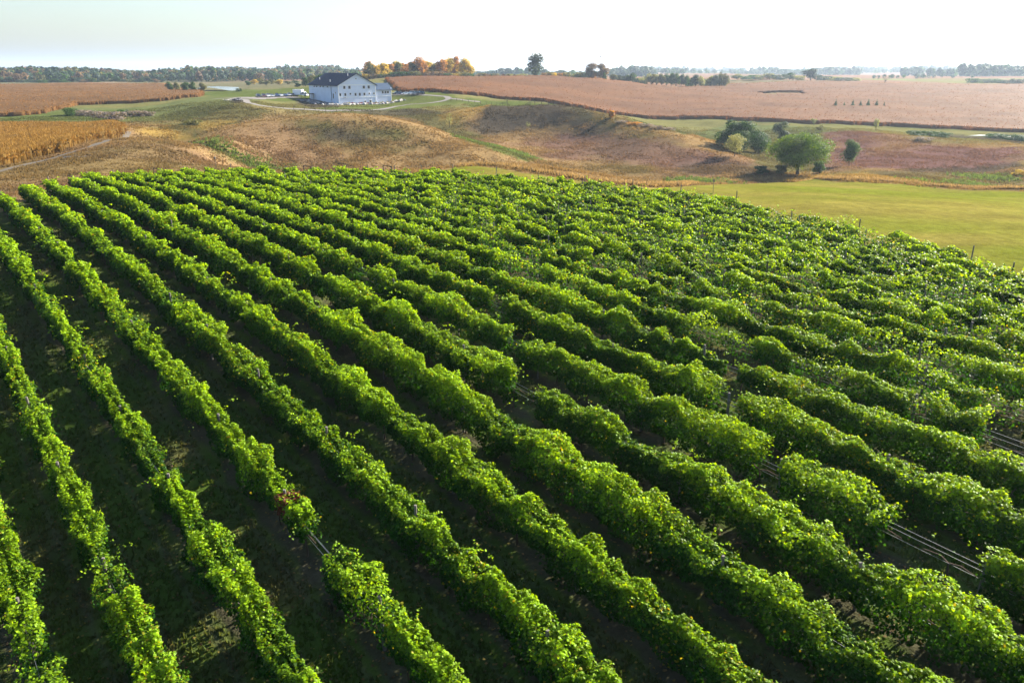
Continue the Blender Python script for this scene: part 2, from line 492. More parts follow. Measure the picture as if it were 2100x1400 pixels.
def land_colour(x, y):
    r = np.hypot(x, y)
    c = np.ones(x.shape + (3,)) * np.array(TAN)
    n1, n2, n3 = fbm(x / 35, y / 35, 41, 4), fbm(x / 9, y / 9, 42, 4), fbm(x / 60, y / 22, 43, 4)
    c = srgb_mix(c, OLIVE, np.clip(n1 * 1.8 + n2 * .8 + .02, 0, .6))
    c = srgb_mix(c, RED, np.clip(n3 * 2.0 - .05, 0, .35))
    c = srgb_mix(c, (.11, .12, .04), np.clip((r - 330) / 40, 0, 1) * .75)
    far = np.clip((r - 620) / 150, 0, 1)
    fc = np.ones(x.shape + (3,)) * np.array(CORNG)
    fn = fbm(x / 260, y / 420, 51, 3)
    fc = srgb_mix(fc, (.09, .10, .05), np.clip(fn * 7 - .4, 0, .8)); fc = srgb_mix(fc, (.15, .18, .06), np.clip(-fn * 6 - 1.0, 0, .8))
    c = c * (1 - far[..., None]) + fc * far[..., None]
    for i, (col, poly, s, so) in enumerate(reg_polys):
        c = srgb_mix(c, col, soft_in(poly, x, y, so, 100 + i * 11) * s)
    lm = soft_in(lawn_poly, x, y, .5, 77)
    ln = fbm(x / 30, y / 9, 61, 4)
    lc = srgb_mix(np.ones(x.shape + (3,)) * np.array(LAWN), (.160, .130, .030), np.clip(ln * 2.2 + .25, 0, .8))
    lc = lc * (1 + fbm(x / 16, y / 1.6, 63, 3) * .28 + fbm(x / 4, y / 3, 64, 3) * .22)[..., None]
    c = c * (1 - lm[..., None]) + lc * lm[..., None]
    near = np.clip((118 - r) / 6, 0, 1) * (1 - lm) * (x < 15)
    vm = vine_mask(x, y, 1.0).astype(float)
    k = (x * RN[0] + y * RN[1] - ROW_OFF) / ROW_S; dk = np.abs(k - np.round(k)) * ROW_S
    wob = fbm(x / 1.5, y / 1.5, 71, 3)
    soil = np.clip((.48 - dk + wob * .8) / .25, 0, 1) * .8
    vg = srgb_mix(np.ones(x.shape + (3,)) * np.array(VGRASS), (.075, .07, .03), np.clip(fbm(x / 3, y / 3, 72, 3) * 2.4 + .1 + (k > 10) * .4, 0, .85))
    vc = srgb_mix(vg, SOIL, soil)
    vc = srgb_mix(vc, (.10, .085, .06), np.exp(-((dk - .88) / .13) ** 2) * .4)
    return (c * (1 - vm[..., None]) + vc * vm[..., None]) * .92


gc = np.ones(GX.shape + (3,)) * np.array(TAN) * .8
gc[_fan] = land_colour(gx, gy)
nR, nA = GX.shape
idx = np.arange(nR * nA).reshape(nR, nA)
quads = np.stack([idx[:-1, :-1], idx[:-1, 1:], idx[1:, 1:], idx[1:, :-1]], -1).reshape(-1, 4)
V = np.stack([GX, GY, GZ], -1).reshape(-1, 3)
cidx = len(V); V = np.vstack([V, [[0, 0, float(GZ[0].mean())]]])
fan = np.stack([np.full(nA - 1, cidx), idx[0, 1:], idx[0, :-1]], -1)
gcol = np.vstack([gc.reshape(-1, 3), [[.1, .1, .05]]])

mat_ground, nt, p = new_mat('ground_cover')
at_ = N(nt, 'ShaderNodeAttribute'); at_.attribute_name = 'Col'
f1, r1 = noise_factor(nt, 0.9, .78, 1.22, 4, .7)
f2, r2 = noise_factor(nt, 0.12, .84, 1.16, 4, .6)
f3, r3 = noise_factor(nt, 7.0, .8, 1.2, 3, .7)
c_ = mul(nt, mul(nt, mul(nt, at_.outputs['Color'], f1), f2), f3)
nt.links.new(c_, p.inputs['Base Color']); p.inputs['Roughness'].default_value = .95; p.inputs['Specular IOR Level'].default_value = 0
bp = N(nt, 'ShaderNodeBump'); bp.inputs['Strength'].default_value = .6; bp.inputs['Distance'].default_value = .35
nt.links.new(r1, bp.inputs['Height']); nt.links.new(bp.outputs[0], p.inputs['Normal'])
ground = link('ground', np_mesh('ground', V, fan, gcol, True, quads), mat_ground)
tag(ground, 'rolling land of rough tan grass, mown strips and far fields', kind='structure')

# ---------------------------------------------------------------- the vineyard
mat_vine = leafy('vine_leaf', transl=.38, gain=(2.5, 2.0, .3), rough=.48, spec=.10, var=.12)
mat_trunk = plain('vine_bark', (.07, .05, .035), .9, .1, .3, 6)
mat_post = plain('weathered_post', (.13, .115, .10), .85, .15, .25, 4)
mat_wire = plain('wire_steel', (.30, .30, .30), .35, .6, .05, 2, metal=.8)


def row_xy(k, t, lat=0.0, shift=0.0):
    o = ROW_OFF + ROW_S * k + shift + lat
    return o * RN[0] + t * RD[0], o * RN[1] + t * RD[1]


# bare stretches seen from the air: picture position and half width in metres
GAPS = {}
for px, py, hw in [(732,560,1.3),(1036,618,.8),(1088,795,.6),(1950,1098,1.5),(668,1108,.7),(2075,905,.8),(700,520,.3),(1530,740,.4),(300,470,.2),(1100,690,.4),(1440,835,.5),(1610,930,.4),(1330,560,.6)]:
    d = ray(px, py); t = np.linspace(10, 140, 4000)[:, None] * d[None]
    g = t[:, 2] - (vineyard_z(t[:, 0], t[:, 1]) + CAN - .5); i = int(np.argmax(g < 0)); q = t[i]
    kk = int(round((q[0] * RN[0] + q[1] * RN[1] - ROW_OFF) / ROW_S)); GAPS.setdefault(kk, []).append((q[0] * RD[0] + q[1] * RD[1], hw))


def leaf_mesh(name, c, nrm, size, col, rg, near):
    """one folded leaf per centre, facing nrm"""
    n = len(c)
    nrm = nrm / np.linalg.norm(nrm, axis=1)[:, None]
    r_ = rg.normal(size=(n, 3)); u = np.cross(nrm, r_); u /= np.linalg.norm(u, axis=1)[:, None] + 1e-9
    w = np.cross(nrm, u); s = size[:, None]
    if near:
        prof = [(-.45, 0, .06), (-.30, .48, -.05), (.12, .40, -.10), (.55, 0, .02), (.12, -.40, -.10), (-.30, -.48, -.05)]
        tri = [(0, 2, 1), (0, 3, 2), (0, 4, 3), (0, 5, 4)]
    else:
        prof = [(-.5, 0, .05), (0, .46, -.10), (.5, 0, .05), (0, -.46, -.10)]
        tri = [(0, 2, 1), (0, 3, 2)]
    P = np.stack([c + u * a * s + w * b * s + nrm * h * s for a, b, h in prof], 1)
    m = len(prof); T = (np.arange(n) * m)[:, None, None] + np.array(tri)[None]
    return np_mesh(name, P.reshape(-1, 3), T.reshape(-1, 3), np.repeat(col, m, 0))


post_me = MB().tube([(0, 0, -.3), (0, 0, 1.0), (.01, 0, 2.15)], [.06, .058, .055], 7).mesh('post')
trunk_mes = []
for s_ in range(4):
    r0 = random.Random(s_); b_ = MB()
    pts = [(0, 0, -.1)] + [(r0.uniform(-.07, .07), r0.uniform(-.07, .07), z) for z in (.3, .6, .95)]
    b_.tube(pts, [.05, .04, .035, .03], 5)
    b_.tube([pts[-1], (pts[-1][0] + .05, .35, 1.05), (0, .9, 1.02)], [.028, .022, .015], 4)
    b_.tube([pts[-1], (pts[-1][0], -.35, 1.06), (0, -.9, 1.02)], [.028, .022, .015], 4)
    trunk_mes.append(b_.mesh('trunk'))
for m_ in trunk_mes: m_.materials.append(mat_trunk)
post_me.materials.append(mat_post)

LEAF_TOTAL = 0
ROW_LABEL = {
 -1: 'vine row just beyond the picture corner, nearest strip of foliage on the left edge',
}
WORDS = ['first', 'second', 'third', 'fourth', 'fifth', 'sixth', 'seventh', 'eighth', 'ninth', 'tenth', 'eleventh', 'twelfth', 'thirteenth', 'fourteenth', 'fifteenth',
         'sixteenth', 'seventeenth', 'eighteenth', 'nineteenth', 'twentieth', 'twenty-first', 'twenty-second', 'twenty-third', 'twenty-fourth', 'twenty-fifth', 'twenty-sixth', 'twenty-seventh']
SPECIAL = {3: 'vine row with a red-leaved patch beside a small gap, fourth from the left corner',
           8: 'vine row with bare wires in a wide gap near the right edge'}
for k in range(0, 27):
    rg = np.random.default_rng(100 + k)
    shift = {0: .3, 1: -.1}.get(k, 0.0)
    t1 = float(row_end(k)); t0 = float(max(row_start(k), (9 - .6157 * (ROW_OFF + 3 * k)) / .788))
    # keep only what lies inside the fan of view (with a margin)
    tt = np.linspace(t0, t1, 800); X, Y = row_xy(k, tt, 0, shift); ok = np.abs(np.arctan2(X, Y)) < rad(46)
    if not ok.any(): continue
    t0, t1 = tt[ok].min(), tt[ok].max()
    L = t1 - t0
    root = link('vine_row', None); bx, by = row_xy(k, t0, 0, shift); root.location = (bx, by, float(H(bx, by)))
    sparse_k = np.clip((k - 10) / 3.0, 0, 1)
    # leaf size and number grow and fall with distance from the viewpoint
    seg = np.arange(t0, t1, 1.0); SX, SY = row_xy(k, seg + .5, 0, shift); dist = np.sqrt(SX ** 2 + SY ** 2 + 15 ** 2)
    lsize = np.clip(dist * .0025, .095, .205)
    sp = sparse_k * np.clip((SX + 18) / 22, 0, 1)                   # thin, patchy vines towards the far right
    dens = (10.8 - 5.4 * sp) / (.62 * lsize ** 2)
    nse = vnoise(seg / 1.9, None, 900 + k)
    dens *= np.where(sp > .2, .16 + 1.25 * np.clip((nse - .38) * 6, 0, 1) , .85 + .3 * nse)
    for gt, hw in GAPS.get(k, []):
        dens *= np.where(np.abs(seg + .5 - gt) < hw, .03, 1)
    if k < 4: dens *= np.where(vnoise(seg / 2.3, None, 700 + k) < .24, .30, 1)
    cnt = rg.poisson(dens)
    t = np.repeat(seg, cnt) + rg.random(cnt.sum()); size = np.repeat(lsize, cnt) * rg.uniform(.7, 1.25, cnt.sum()); spv = np.repeat(sp, cnt)
    for gt, hw in GAPS.get(k, []):
        keep = ~((np.abs(t - gt) < hw) & (rg.random(len(t)) < .85)); t, size, spv = t[keep], size[keep], spv[keep]
    n = len(t)
    # shape of the hedge along the row
    vineph = vnoise(t / 1.2, None, k * 5 + 3)
    w = .33 + .40 * (vnoise(t / 1.1, None, k * 5) - .2) + .28 * (vnoise(t / 3.4, None, k * 5 + 1) - .5)
    top = 1.86 + .62 * (vnoise(t / .8, None, k * 5 + 2) - .5) + .50 * (vnoise(t / 2.7, None, k * 5 + 4) - .5)
    top = top + spv * .55 * (vnoise(t / 1.4, None, k * 5 + 9) - .55)
    w = w * (1 - .32 * spv) * (1 + spv * .5 * (vnoise(t / 1.4, None, k * 5 + 9) - .6))
    fat = min(1.0, max(0.0, (k - 3) / 3.0)); w = w * (1 + .20 * fat); top = top + .08 * fat
    bot = .32 - .20 * fat + 1.3 * np.clip(vnoise(t / 1.3, None, k * 5 + 6) - .45, 0, 1) + spv * .15
    phi = rg.uniform(-.75, math.pi + .75, n)
    lump = .55 + .85 * vnoise(t * 2.1 + 50, phi * 2.3 + 10, k * 5 + 7) + .34 * (vnoise(t * 3.1 + 7, phi * 4.1, k * 5 + 11) - .5) + .30 * (vnoise(t * 5, phi * 5 + 9, k * 5 + 8) - .5)
    rf = lump * np.where(rg.random(n) < .36, rg.uniform(.0, .75, n), 1 - np.abs(rg.normal(0, .16, n)))
    hc, hh = (top + bot) / 2, (top - bot) / 2
    cphi, sphi = np.cos(phi), np.sin(phi)
    low = np.clip((sphi + .1), -1, 0) * -1
    lat = w * np.sign(cphi) * np.abs(cphi) ** .40 * rf * (1 - .12 * low)
    z = hc + hh * np.sign(sphi) * np.abs(sphi) ** .70 * (.62 + .38 * rf / .95)
    nx = np.stack([cphi * .9, rg.normal(0, .35, n), sphi * .8 + .45], 1) + rg.normal(0, .6, (n, 3))
    # shoots that arch out of the hedge
    ns = int(L * 5.0); st = rg.uniform(t0, t1, ns)
    for gt, hw in GAPS.get(k, []): st = st[np.abs(st - gt) > hw * .8]
    ns = len(st); m_ = 13
    sl = rg.uniform(.45, 1.4, ns) * np.where(rg.random(ns) < .10, 1.5, 1); az = rg.uniform(0, 2 * math.pi, ns); up = np.where(rg.random(ns) < .16, rg.uniform(1.2, 1.75, ns), rg.uniform(.15, 1.0, ns))
    f_ = np.linspace(.25, 1, m_)[None]
    dl, dt_ = np.cos(az)[:, None] * f_ * sl[:, None] * .65, np.sin(az)[:, None] * f_ * sl[:, None] * .8
    dz = (up[:, None] * f_ - 1.05 * f_ ** 2) * sl[:, None]
    s_lat = rg.uniform(-.3, .3, ns)[:, None] + dl + rg.normal(0, .05, (ns, m_))
    s_t = st[:, None] + dt_ + rg.normal(0, .05, (ns, m_))
    s_z = rg.uniform(1.25, 1.75, ns)[:, None] + dz + rg.normal(0, .04, (ns, m_))
    sd = np.interp(s_t.ravel(), seg + .5, lsize)
    keep = np.ones(ns * m_, bool)
    for gt, hw in GAPS.get(k, []): keep &= np.abs(s_t.ravel() - gt) > hw * .85
    keep &= (s_z.ravel() > .12) & (rg.random(ns * m_) < np.clip(.16 / sd, 0, 1) ** 1.0)
    tA = np.r_[t, s_t.ravel()[keep]]; lA = np.r_[lat, s_lat.ravel()[keep]]; zA = np.r_[z, s_z.ravel()[keep]]
    sA = np.r_[size, sd[keep] * rg.uniform(.6, 1.05, keep.sum())]
    nA_ = np.vstack([nx, np.stack([rg.normal(0, .5, keep.sum()), rg.normal(0, .5, keep.sum()), np.ones(keep.sum()) * .8], 1)])
    X, Y = row_xy(k, tA, lA, shift); Z = H(X, Y) + zA
    nw = np.stack([nA_[:, 0] * RN[0] + nA_[:, 1] * RD[0], nA_[:, 0] * RN[1] + nA_[:, 1] * RD[1], nA_[:, 2]], 1)
    nn = len(tA)
    young_lit = np.clip((zA - 1.35 + rg.normal(0, .15, nn)) / .65, 0, 1)  # paler young crest leaves; shade of the lower sides is also put into the colour
    base = np.array([.016, .062, .005])[None] * (1 - young_lit[:, None]) + np.array([.175, .290, .007])[None] * young_lit[:, None]
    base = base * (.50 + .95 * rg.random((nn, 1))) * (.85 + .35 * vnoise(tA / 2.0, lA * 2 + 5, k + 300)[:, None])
    yl = (rg.random(nn) < (.008 + .04 * np.clip(vnoise(tA / 3, None, k + 500) - .62, 0, 1) * 4 + .004 * (k > 10)))[:, None]
    base = np.where(yl, np.array([.26, .23, .02])[None] * (.7 + .5 * rg.random((nn, 1))), base)
    if k == 3:
        px, py = 600, 1030; d = ray(px, py); q = d * (15.2 / -d[2]); tq = q[0] * RD[0] + q[1] * RD[1]
        rd = ((np.abs(tA - tq) < .45) & (zA > 1.2) & (rg.random(nn) < .7))[:, None]
        base = np.where(rd, np.array([.11, .03, .02])[None] * (.6 + .8 * rg.random((nn, 1))), base)
    near = (sA.mean() < .19)
    C_ = np.stack([X - root.location.x, Y - root.location.y, Z - root.location.z], 1)
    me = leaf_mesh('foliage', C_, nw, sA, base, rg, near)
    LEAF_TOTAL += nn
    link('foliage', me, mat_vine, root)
    # posts, trunks and wires
    ph = rg.uniform(0, 7); plist = [t0 + ph + 7.2 * i for i in range(int((L - ph) / 7.2) + 1)]
    if k >= 3: plist = [p_ for p_ in plist if p_ < t1 - 3] + [t1 + .25]
    if k >= 22: plist = [p_ for p_ in plist if p_ > t0 + 2] + [t0 - .4]
    for tp in plist:
        x, y = row_xy(k, tp, 0, shift); o = bpy.data.objects.new('post', post_me); COL.objects.link(o); o.parent = root
        o.location = (x - root.location.x, y - root.location.y, float(H(x, y)) - root.location.z)
        o.rotation_euler = (rg.normal(0, .03), rg.normal(0, .03), rg.uniform(0, 6)); o.scale = (1, 1, rg.uniform(.80, .97) * (1.12 if k > 12 else 1) * (1.22 if tp in (t1 + .25, t0 - .4) else 1))
    for i, tp in enumerate(np.arange(t0 + 1.1, t1, 2.4)[:60]):
        x, y = row_xy(k, tp, rg.normal(0, .04), shift)
        if math.hypot(x, y) > 95 : continue
        o = bpy.data.objects.new('trunk', trunk_mes[i % 4]); COL.objects.link(o); o.parent = root
        o.location = (x - root.location.x, y - root.location.y, float(H(x, y)) - root.location.z); o.rotation_euler = (0, 0, ROW_TH + rg.normal(0, .1))
    for zz, la in ((.95, 0), (1.2, .05), (1.45, -.05)):
        ts = np.arange(t0, t1 + 3.6, 3.6); ts[-1] = t1 + .25; x, y = row_xy(k, ts, la, shift)
        MB().tube([(a - root.location.x, b - root.location.y, float(H(a, b)) + zz - root.location.z) for a, b in zip(x, y)], [.006] * len(ts), 4).build('wire', mat_wire, root)
    tag(root, SPECIAL.get(k, 'trellised green vine row on the slope, %s row counted from the lower left corner' % WORDS[k]), 'vine row', 'rows of grapevines in the vineyard')
print('LEAVES', LEAF_TOTAL)
# ---------------------------------------------------------------- places seen at a picture position
def place(px, D, py=150.0):
    d = ray(px, py); x = float(d[0] * D / d[1]); return Vector((x, D, float(H(x, D))))


def z_of(px, py, D):
    d = ray(px, py); return CAMZ + float(d[2] * D / d[1])


def drape(name, pts, width, mat, lift=.05, label=None, kind='structure'):
    """a ribbon laid on the land"""
    pts = [Vector((p[0], p[1])) for p in pts]; dense = []
    for a, b in zip(pts[:-1], pts[1:]):
        m = max(2, int((b - a).length / 1.5)); dense += [a.lerp(b, i / m) for i in range(m)]
    dense.append(pts[-1]); sm = dense
    for _ in range(12):
        sm = [sm[0]] + [(sm[i - 1] + sm[i] * 2 + sm[i + 1]) / 4 for i in range(1, len(sm) - 1)] + [sm[-1]]
    v, q = [], []
    m = 5
    for i, p_ in enumerate(sm):
        d = (sm[min(i + 1, len(sm) - 1)] - sm[max(i - 1, 0)]).normalized(); nn = Vector((-d.y, d.x))
        for j in range(m):
            s_ = (j / (m - 1) - .5) * width * (1 + .12 * math.sin(i * .7)); w_ = p_ + nn * s_
            v.append((w_.x, w_.y, float(H(w_.x, w_.y)) + lift))
    for i in range(len(sm) - 1):
        for j in range(m - 1):
            q.append((i * m + j, (i + 1) * m + j, (i + 1) * m + j + 1, i * m + j + 1))
    o = link(name, np_mesh(name, v, None, None, True, q), mat)
    return tag(o, label, kind=kind)


mat_gravel = plain('pale_gravel', (.17, .152, .138), .9, .1, .15, .8)
mat_track = plain('worn_track', (.12, .10, .078), .9, .1, .2, .8)
PATH1 = [(440,203),(465,202),(503,204),(508,211),(528,217),(566,221),(604,223.5),(667,227)]
PATH2 = [(831,215),(869,213),(907,208),(925,203),(914,198),(894,196),(869,196),(806,195)]
PATH3 = [(925,203),(947,206),(985,209)]
p1w = [at(*p) for p in PATH1]; p2w = [at(*p) for p in PATH2]; p3w = [at(*p) for p in PATH3]
drape('path', p1w + [at(740, 228), at(800, 222)] + p2w[:5], 3.0, mat_gravel, .06, 'pale gravel path curving round the white barn')
drape('path', p2w[4:], 3.0, mat_gravel, .06, 'pale gravel drive loop right of the white barn')
drape('path', p3w, 3.0, mat_gravel, .064, 'short gravel spur beside the rail fence')
drape('parking_lot', [at(503, 203), at(540, 200), at(600, 198)], 14, mat_gravel, .064, 'gravel parking lot beside the white barn')
drape('track', [at(-60, 368), at(0, 350), at(60, 337), at(130, 318), at(200, 297), at(262, 270)], 1.7, mat_track, .05, 'worn dirt track along the near cornfield')

# ponds
m, nt, p = new_mat('pond_water'); p.inputs['Base Color'].default_value = (.12, .16, .20, 1); p.inputs['Roughness'].default_value = .12
f_, r_ = noise_factor(nt, 1.5, 0, 1); b_ = N(nt, 'ShaderNodeBump'); b_.inputs['Strength'].default_value = .15; nt.links.new(r_, b_.inputs['Height']); nt.links.new(b_.outputs[0], p.inputs['Normal'])
mat_water = m


def water(pts, label):
    P = [at(*q) for q in pts]; zc = max(q.z for q in P) + .12
    v = [(q.x, q.y, zc) for q in P]; b = MB(); b.add(v, [tuple(range(len(v)))])
    return tag(b.build('water', mat_water), label, kind='structure')


water([(400,188.5),(430,187),(470,186.5),(492,186.8),(490,185.2),(450,184.6),(415,185)], 'small pale pond behind the parked cars')

# ---------------------------------------------------------------- cornfields: dry standing corn
mat_corn = leafy('dry_corn', transl=.30, gain=(1.35, 1.1, .8), rough=.8, spec=.1, var=.16)
HOLES = [poly_at([(1550,193),(1590,190),(1640,190),(1650,196),(1570,197)])]
CORN = [
 ('cornfield', 'near golden cornfield with dark edge beside the dirt track', [(-160,265),(0,265),(190,265),(248,267),(258,272),(200,288),(130,309),(60,328),(0,343),(-160,372)], (.205, .118, .026), 130000),
 ('cornfield', 'reddish brown cornfield on the left beyond the green strip', [(-160,177),(0,176),(180,173.5),(340,174.5),(415,193),(408,199),(330,208),(250,213),(160,216),(135,222),(90,233),(40,238),(0,240),(-160,243)], (.205, .102, .029), 12000),
 ('cornfield', 'vast rust coloured cornfield rolling away behind the right hills', [(792,164),(860,161),(1000,161),(1180,161),(1250,168),(1330,178),(1480,179),(1560,173),(1640,170),(1800,173),(2000,176),(2240,176),(2240,274),(2100,272),(1950,265),(1860,260),(1700,254),(1600,251),(1500,247),(1400,244),(1300,240),(1240,232),(1170,220),(1090,207),(1000,199),(930,193),(860,188),(812,184)], (.205, .088, .029), 14000),
]
cell_x = (GX[:-1, :-1] + GX[1:, 1:]) / 2; cell_y = (GY[:-1, :-1] + GY[1:, 1:]) / 2
corn_polys = []
for name, label, pts, colr, nst in CORN:
    poly = poly_at(pts, 120); corn_polys.append(poly)
    bx = [q[0] for q in poly]; by = [q[1] for q in poly]
    box_ = (cell_x > min(bx) - 5) & (cell_x < max(bx) + 5) & (cell_y > min(by) - 5) & (cell_y < max(by) + 5)
    ins = np.zeros(cell_x.shape, bool); ii = np.where(box_)
    cx_, cy_ = cell_x[ii], cell_y[ii]; m_ = point_in(poly, cx_, cy_)
    if 'vast' in label:
        for h_ in HOLES: m_ &= ~point_in(h_, cx_, cy_)
    ins[ii] = m_
    gxn, gyn = GX, GY
    top_ = GZ + (1.95 if 'near' in label else 1.55) + (fbm(GX / 3.0, GY / 3.0, 200, 3) * .6) + (_hash(idx // nA, idx % nA, 5) - .5) * .25
    used = np.zeros(GX.shape, bool)
    I, J = np.where(ins)
    for di, dj in ((0, 0), (0, 1), (1, 0), (1, 1)): used[I + di, J + dj] = True
    vid = -np.ones(GX.shape, int); UI, UJ = np.where(used); vid[UI, UJ] = np.arange(len(UI))
    Vt = np.stack([GX[UI, UJ], GY[UI, UJ], top_[UI, UJ]], 1); Vb = Vt.copy(); Vb[:, 2] = GZ[UI, UJ] - .05; nv = len(Vt)
    Q = [np.stack([vid[I, J], vid[I, J + 1], vid[I + 1, J + 1], vid[I + 1, J]], 1)]
    pad = np.pad(ins, 1)
    for (di, dj, a, b) in ((-1, 0, (0, 0), (0, 1)), (1, 0, (1, 1), (1, 0)), (0, -1, (1, 0), (0, 0)), (0, 1, (0, 1), (1, 1))):
        ed = ins & ~pad[1 + di:1 + di + ins.shape[0], 1 + dj:1 + dj + ins.shape[1]]; EI, EJ = np.where(ed)
        A_, B_ = vid[EI + a[0], EJ + a[1]], vid[EI + b[0], EJ + b[1]]
        Q.append(np.stack([A_, A_ + nv, B_ + nv, B_], 1))
    Q = np.vstack(Q)
    VV = np.vstack([Vt, Vb])
    cn = (1 + fbm(VV[:, 0] / 40, VV[:, 1] / 18, 210, 4) * .55 + fbm(VV[:, 0] / 5, VV[:, 1] / 5, 211, 2) * .25)[:, None]
    cc = np.array(colr)[None] * cn * .72
    # stalks with leaves
    rg = np.random.default_rng(len(label)); area_w = []
    cand = np.stack([rg.uniform(min(bx), max(bx), nst * 6), rg.uniform(min(by), max(by), nst * 6)], 1)
    # more of them where they show largest
    keep = rg.random(len(cand)) < np.clip((min(by) + 40) / cand[:, 1], 0, 1) ** 1.5
    cand = cand[keep]; sel = point_in(poly, cand[:, 0], cand[:, 1])
    if 'vast' in label:
        for h_ in HOLES: sel &= ~point_in(h_, cand[:, 0], cand[:, 1])
    sel &= np.abs(np.arctan2(cand[:, 0], cand[:, 1])) < rad(37)
    cand = cand[sel][:int(nst * .8)]
    # and a thick fringe along the edge that faces the camera
    fr = []
    pl = np.array(poly + [poly[0]])
    for a, b in zip(pl[:-1], pl[1:]):
        L_ = np.hypot(*(b - a)); n_ = int(min(L_, 400) * (6 if max(a[1], b[1]) < 260 else 2.2)); tt = rg.random(n_)[:, None]
        fr.append(a + (b - a) * tt + rg.normal(0, .7, (n_, 2)))
    cand = np.vstack([cand] + fr); n_ = len(cand); dd = np.hypot(cand[:, 0], cand[:, 1])
    hz = H(cand[:, 0], cand[:, 1]); hh = rg.uniform(2.0, 2.6, n_) if 'near' in label else rg.uniform(1.5, 1.9, n_); wd = np.clip(dd * .00024, .035, .13) * rg.uniform(.7, 1.4, n_)
    an = rg.uniform(0, math.pi, n_); ca, sa = np.cos(an), np.sin(an); lx, ly = rg.normal(0, .18, n_), rg.normal(0, .18, n_)
    S = np.stack([np.stack([cand[:, 0] - ca * wd, cand[:, 1] - sa * wd, hz], 1), np.stack([cand[:, 0] + ca * wd, cand[:, 1] + sa * wd, hz], 1),
                  np.stack([cand[:, 0] + lx + ca * wd * .5, cand[:, 1] + ly + sa * wd * .5, hz + hh * .93], 1), np.stack([cand[:, 0] + lx * 1.2 - ca * wd * .3, cand[:, 1] + ly * 1.2 - sa * wd * .3, hz + hh], 1)], 1)
    # two drooping leaves per stalk
    LV = []
    for s_ in (1, -1):
        h0 = rg.uniform(.9, 1.9, n_); l_ = rg.uniform(.3, .5, n_); a2 = an + rg.normal(0, .8, n_); c2, s2 = np.cos(a2) * s_, np.sin(a2) * s_
        LV.append(np.stack([np.stack([cand[:, 0], cand[:, 1], hz + h0 - .05], 1), np.stack([cand[:, 0], cand[:, 1], hz + h0 + .12], 1),
                            np.stack([cand[:, 0] + c2 * l_ * .6, cand[:, 1] + s2 * l_ * .6, hz + h0 + .30], 1), np.stack([cand[:, 0] + c2 * l_, cand[:, 1] + s2 * l_, hz + h0 - .05], 1)], 1))
    S3 = np.concatenate([S] + LV, 0).reshape(-1, 3)
    q3 = (np.arange(len(S3) // 4) * 4)[:, None] + np.arange(4)[None] + 2 * nv
    sc_ = np.array(colr)[None] * (1 + rg.uniform(-.4, .35, (n_, 1)) * (1 if 'near' in label else .3)); sc_ = np.tile(sc_, (3, 1)); sc_ = np.repeat(sc_, 4, 0)
    # tassels and tops are paler than the lower leaves
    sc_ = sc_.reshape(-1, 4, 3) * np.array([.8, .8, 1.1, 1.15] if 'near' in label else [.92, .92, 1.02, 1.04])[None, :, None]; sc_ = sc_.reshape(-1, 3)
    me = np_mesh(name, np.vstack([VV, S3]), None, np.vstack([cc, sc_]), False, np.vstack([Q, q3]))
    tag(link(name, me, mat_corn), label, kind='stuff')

# ---------------------------------------------------------------- rough grass
mat_grass = leafy('dry_grass', transl=.45, gain=(1.35, 1.2, .8), rough=.7, spec=.15, var=.15)


def tufts(name, label, XY, hgt, wid, col, blades=3, seed=1):
    rg = np.random.default_rng(seed); n = len(XY); z = H(XY[:, 0], XY[:, 1]); T = []
    for b in range(blades):
        a = rg.uniform(0, math.pi, n); l = rg.uniform(-.5, .5, (n, 2)) * hgt[:, None]; o = rg.normal(0, .35, (n, 2)) * wid[:, None]
        ca, sa = np.cos(a) * wid * .5, np.sin(a) * wid * .5; h = hgt * rg.uniform(.6, 1.15, n)
        bx, by = XY[:, 0] + o[:, 0], XY[:, 1] + o[:, 1]
        T.append(np.stack([np.stack([bx - ca, by - sa, z - .05], 1), np.stack([bx + ca, by + sa, z - .05], 1), np.stack([bx + l[:, 0], by + l[:, 1], z + h], 1)], 1))
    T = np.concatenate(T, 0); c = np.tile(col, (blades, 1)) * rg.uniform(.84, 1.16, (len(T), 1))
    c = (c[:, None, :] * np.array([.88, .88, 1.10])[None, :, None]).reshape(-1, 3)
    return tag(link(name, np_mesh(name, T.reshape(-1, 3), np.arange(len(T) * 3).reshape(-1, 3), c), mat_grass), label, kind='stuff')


rg = np.random.default_rng(55)
n_ = 520000
rr = np.sqrt(rg.uniform(88 ** 2, 400 ** 2, n_)); rr = np.where(rg.random(n_) < .45, rg.uniform(95, 240, n_), rr); aa = rg.uniform(rad(-37), rad(37), n_)
X, Y = rr * np.sin(aa), rr * np.cos(aa)
ok = ~vine_mask(X, Y, 2.5) & ~point_in(lawn_poly, X, Y)
for q in corn_polys: ok &= ~point_in(q, X, Y)
pw = np.array([(q.x, q.y) for q in p1w + p2w + p3w]); seg_a, seg_b = pw[:-1], pw[1:]
for a, b in zip(seg_a, seg_b):
    if np.hypot(*(b - a)) > 70: continue
    t_ = np.clip(((X - a[0]) * (b - a)[0] + (Y - a[1]) * (b - a)[1]) / (np.dot(b - a, b - a) + 1e-9), 0, 1)
    ok &= np.hypot(X - a[0] - t_ * (b - a)[0], Y - a[1] - t_ * (b - a)[1]) > 2.2
trackp = [at(-60, 368), at(0, 350), at(60, 337), at(130, 318), at(200, 297), at(262, 270)]
for a, b in zip(trackp[:-1], trackp[1:]):
    a, b = np.array(a[:2]), np.array(b[:2]); t_ = np.clip(((X - a[0]) * (b - a)[0] + (Y - a[1]) * (b - a)[1]) / np.dot(b - a, b - a), 0, 1)
    ok &= np.hypot(X - a[0] - t_ * (b - a)[0], Y - a[1] - t_ * (b - a)[1]) > 1.4
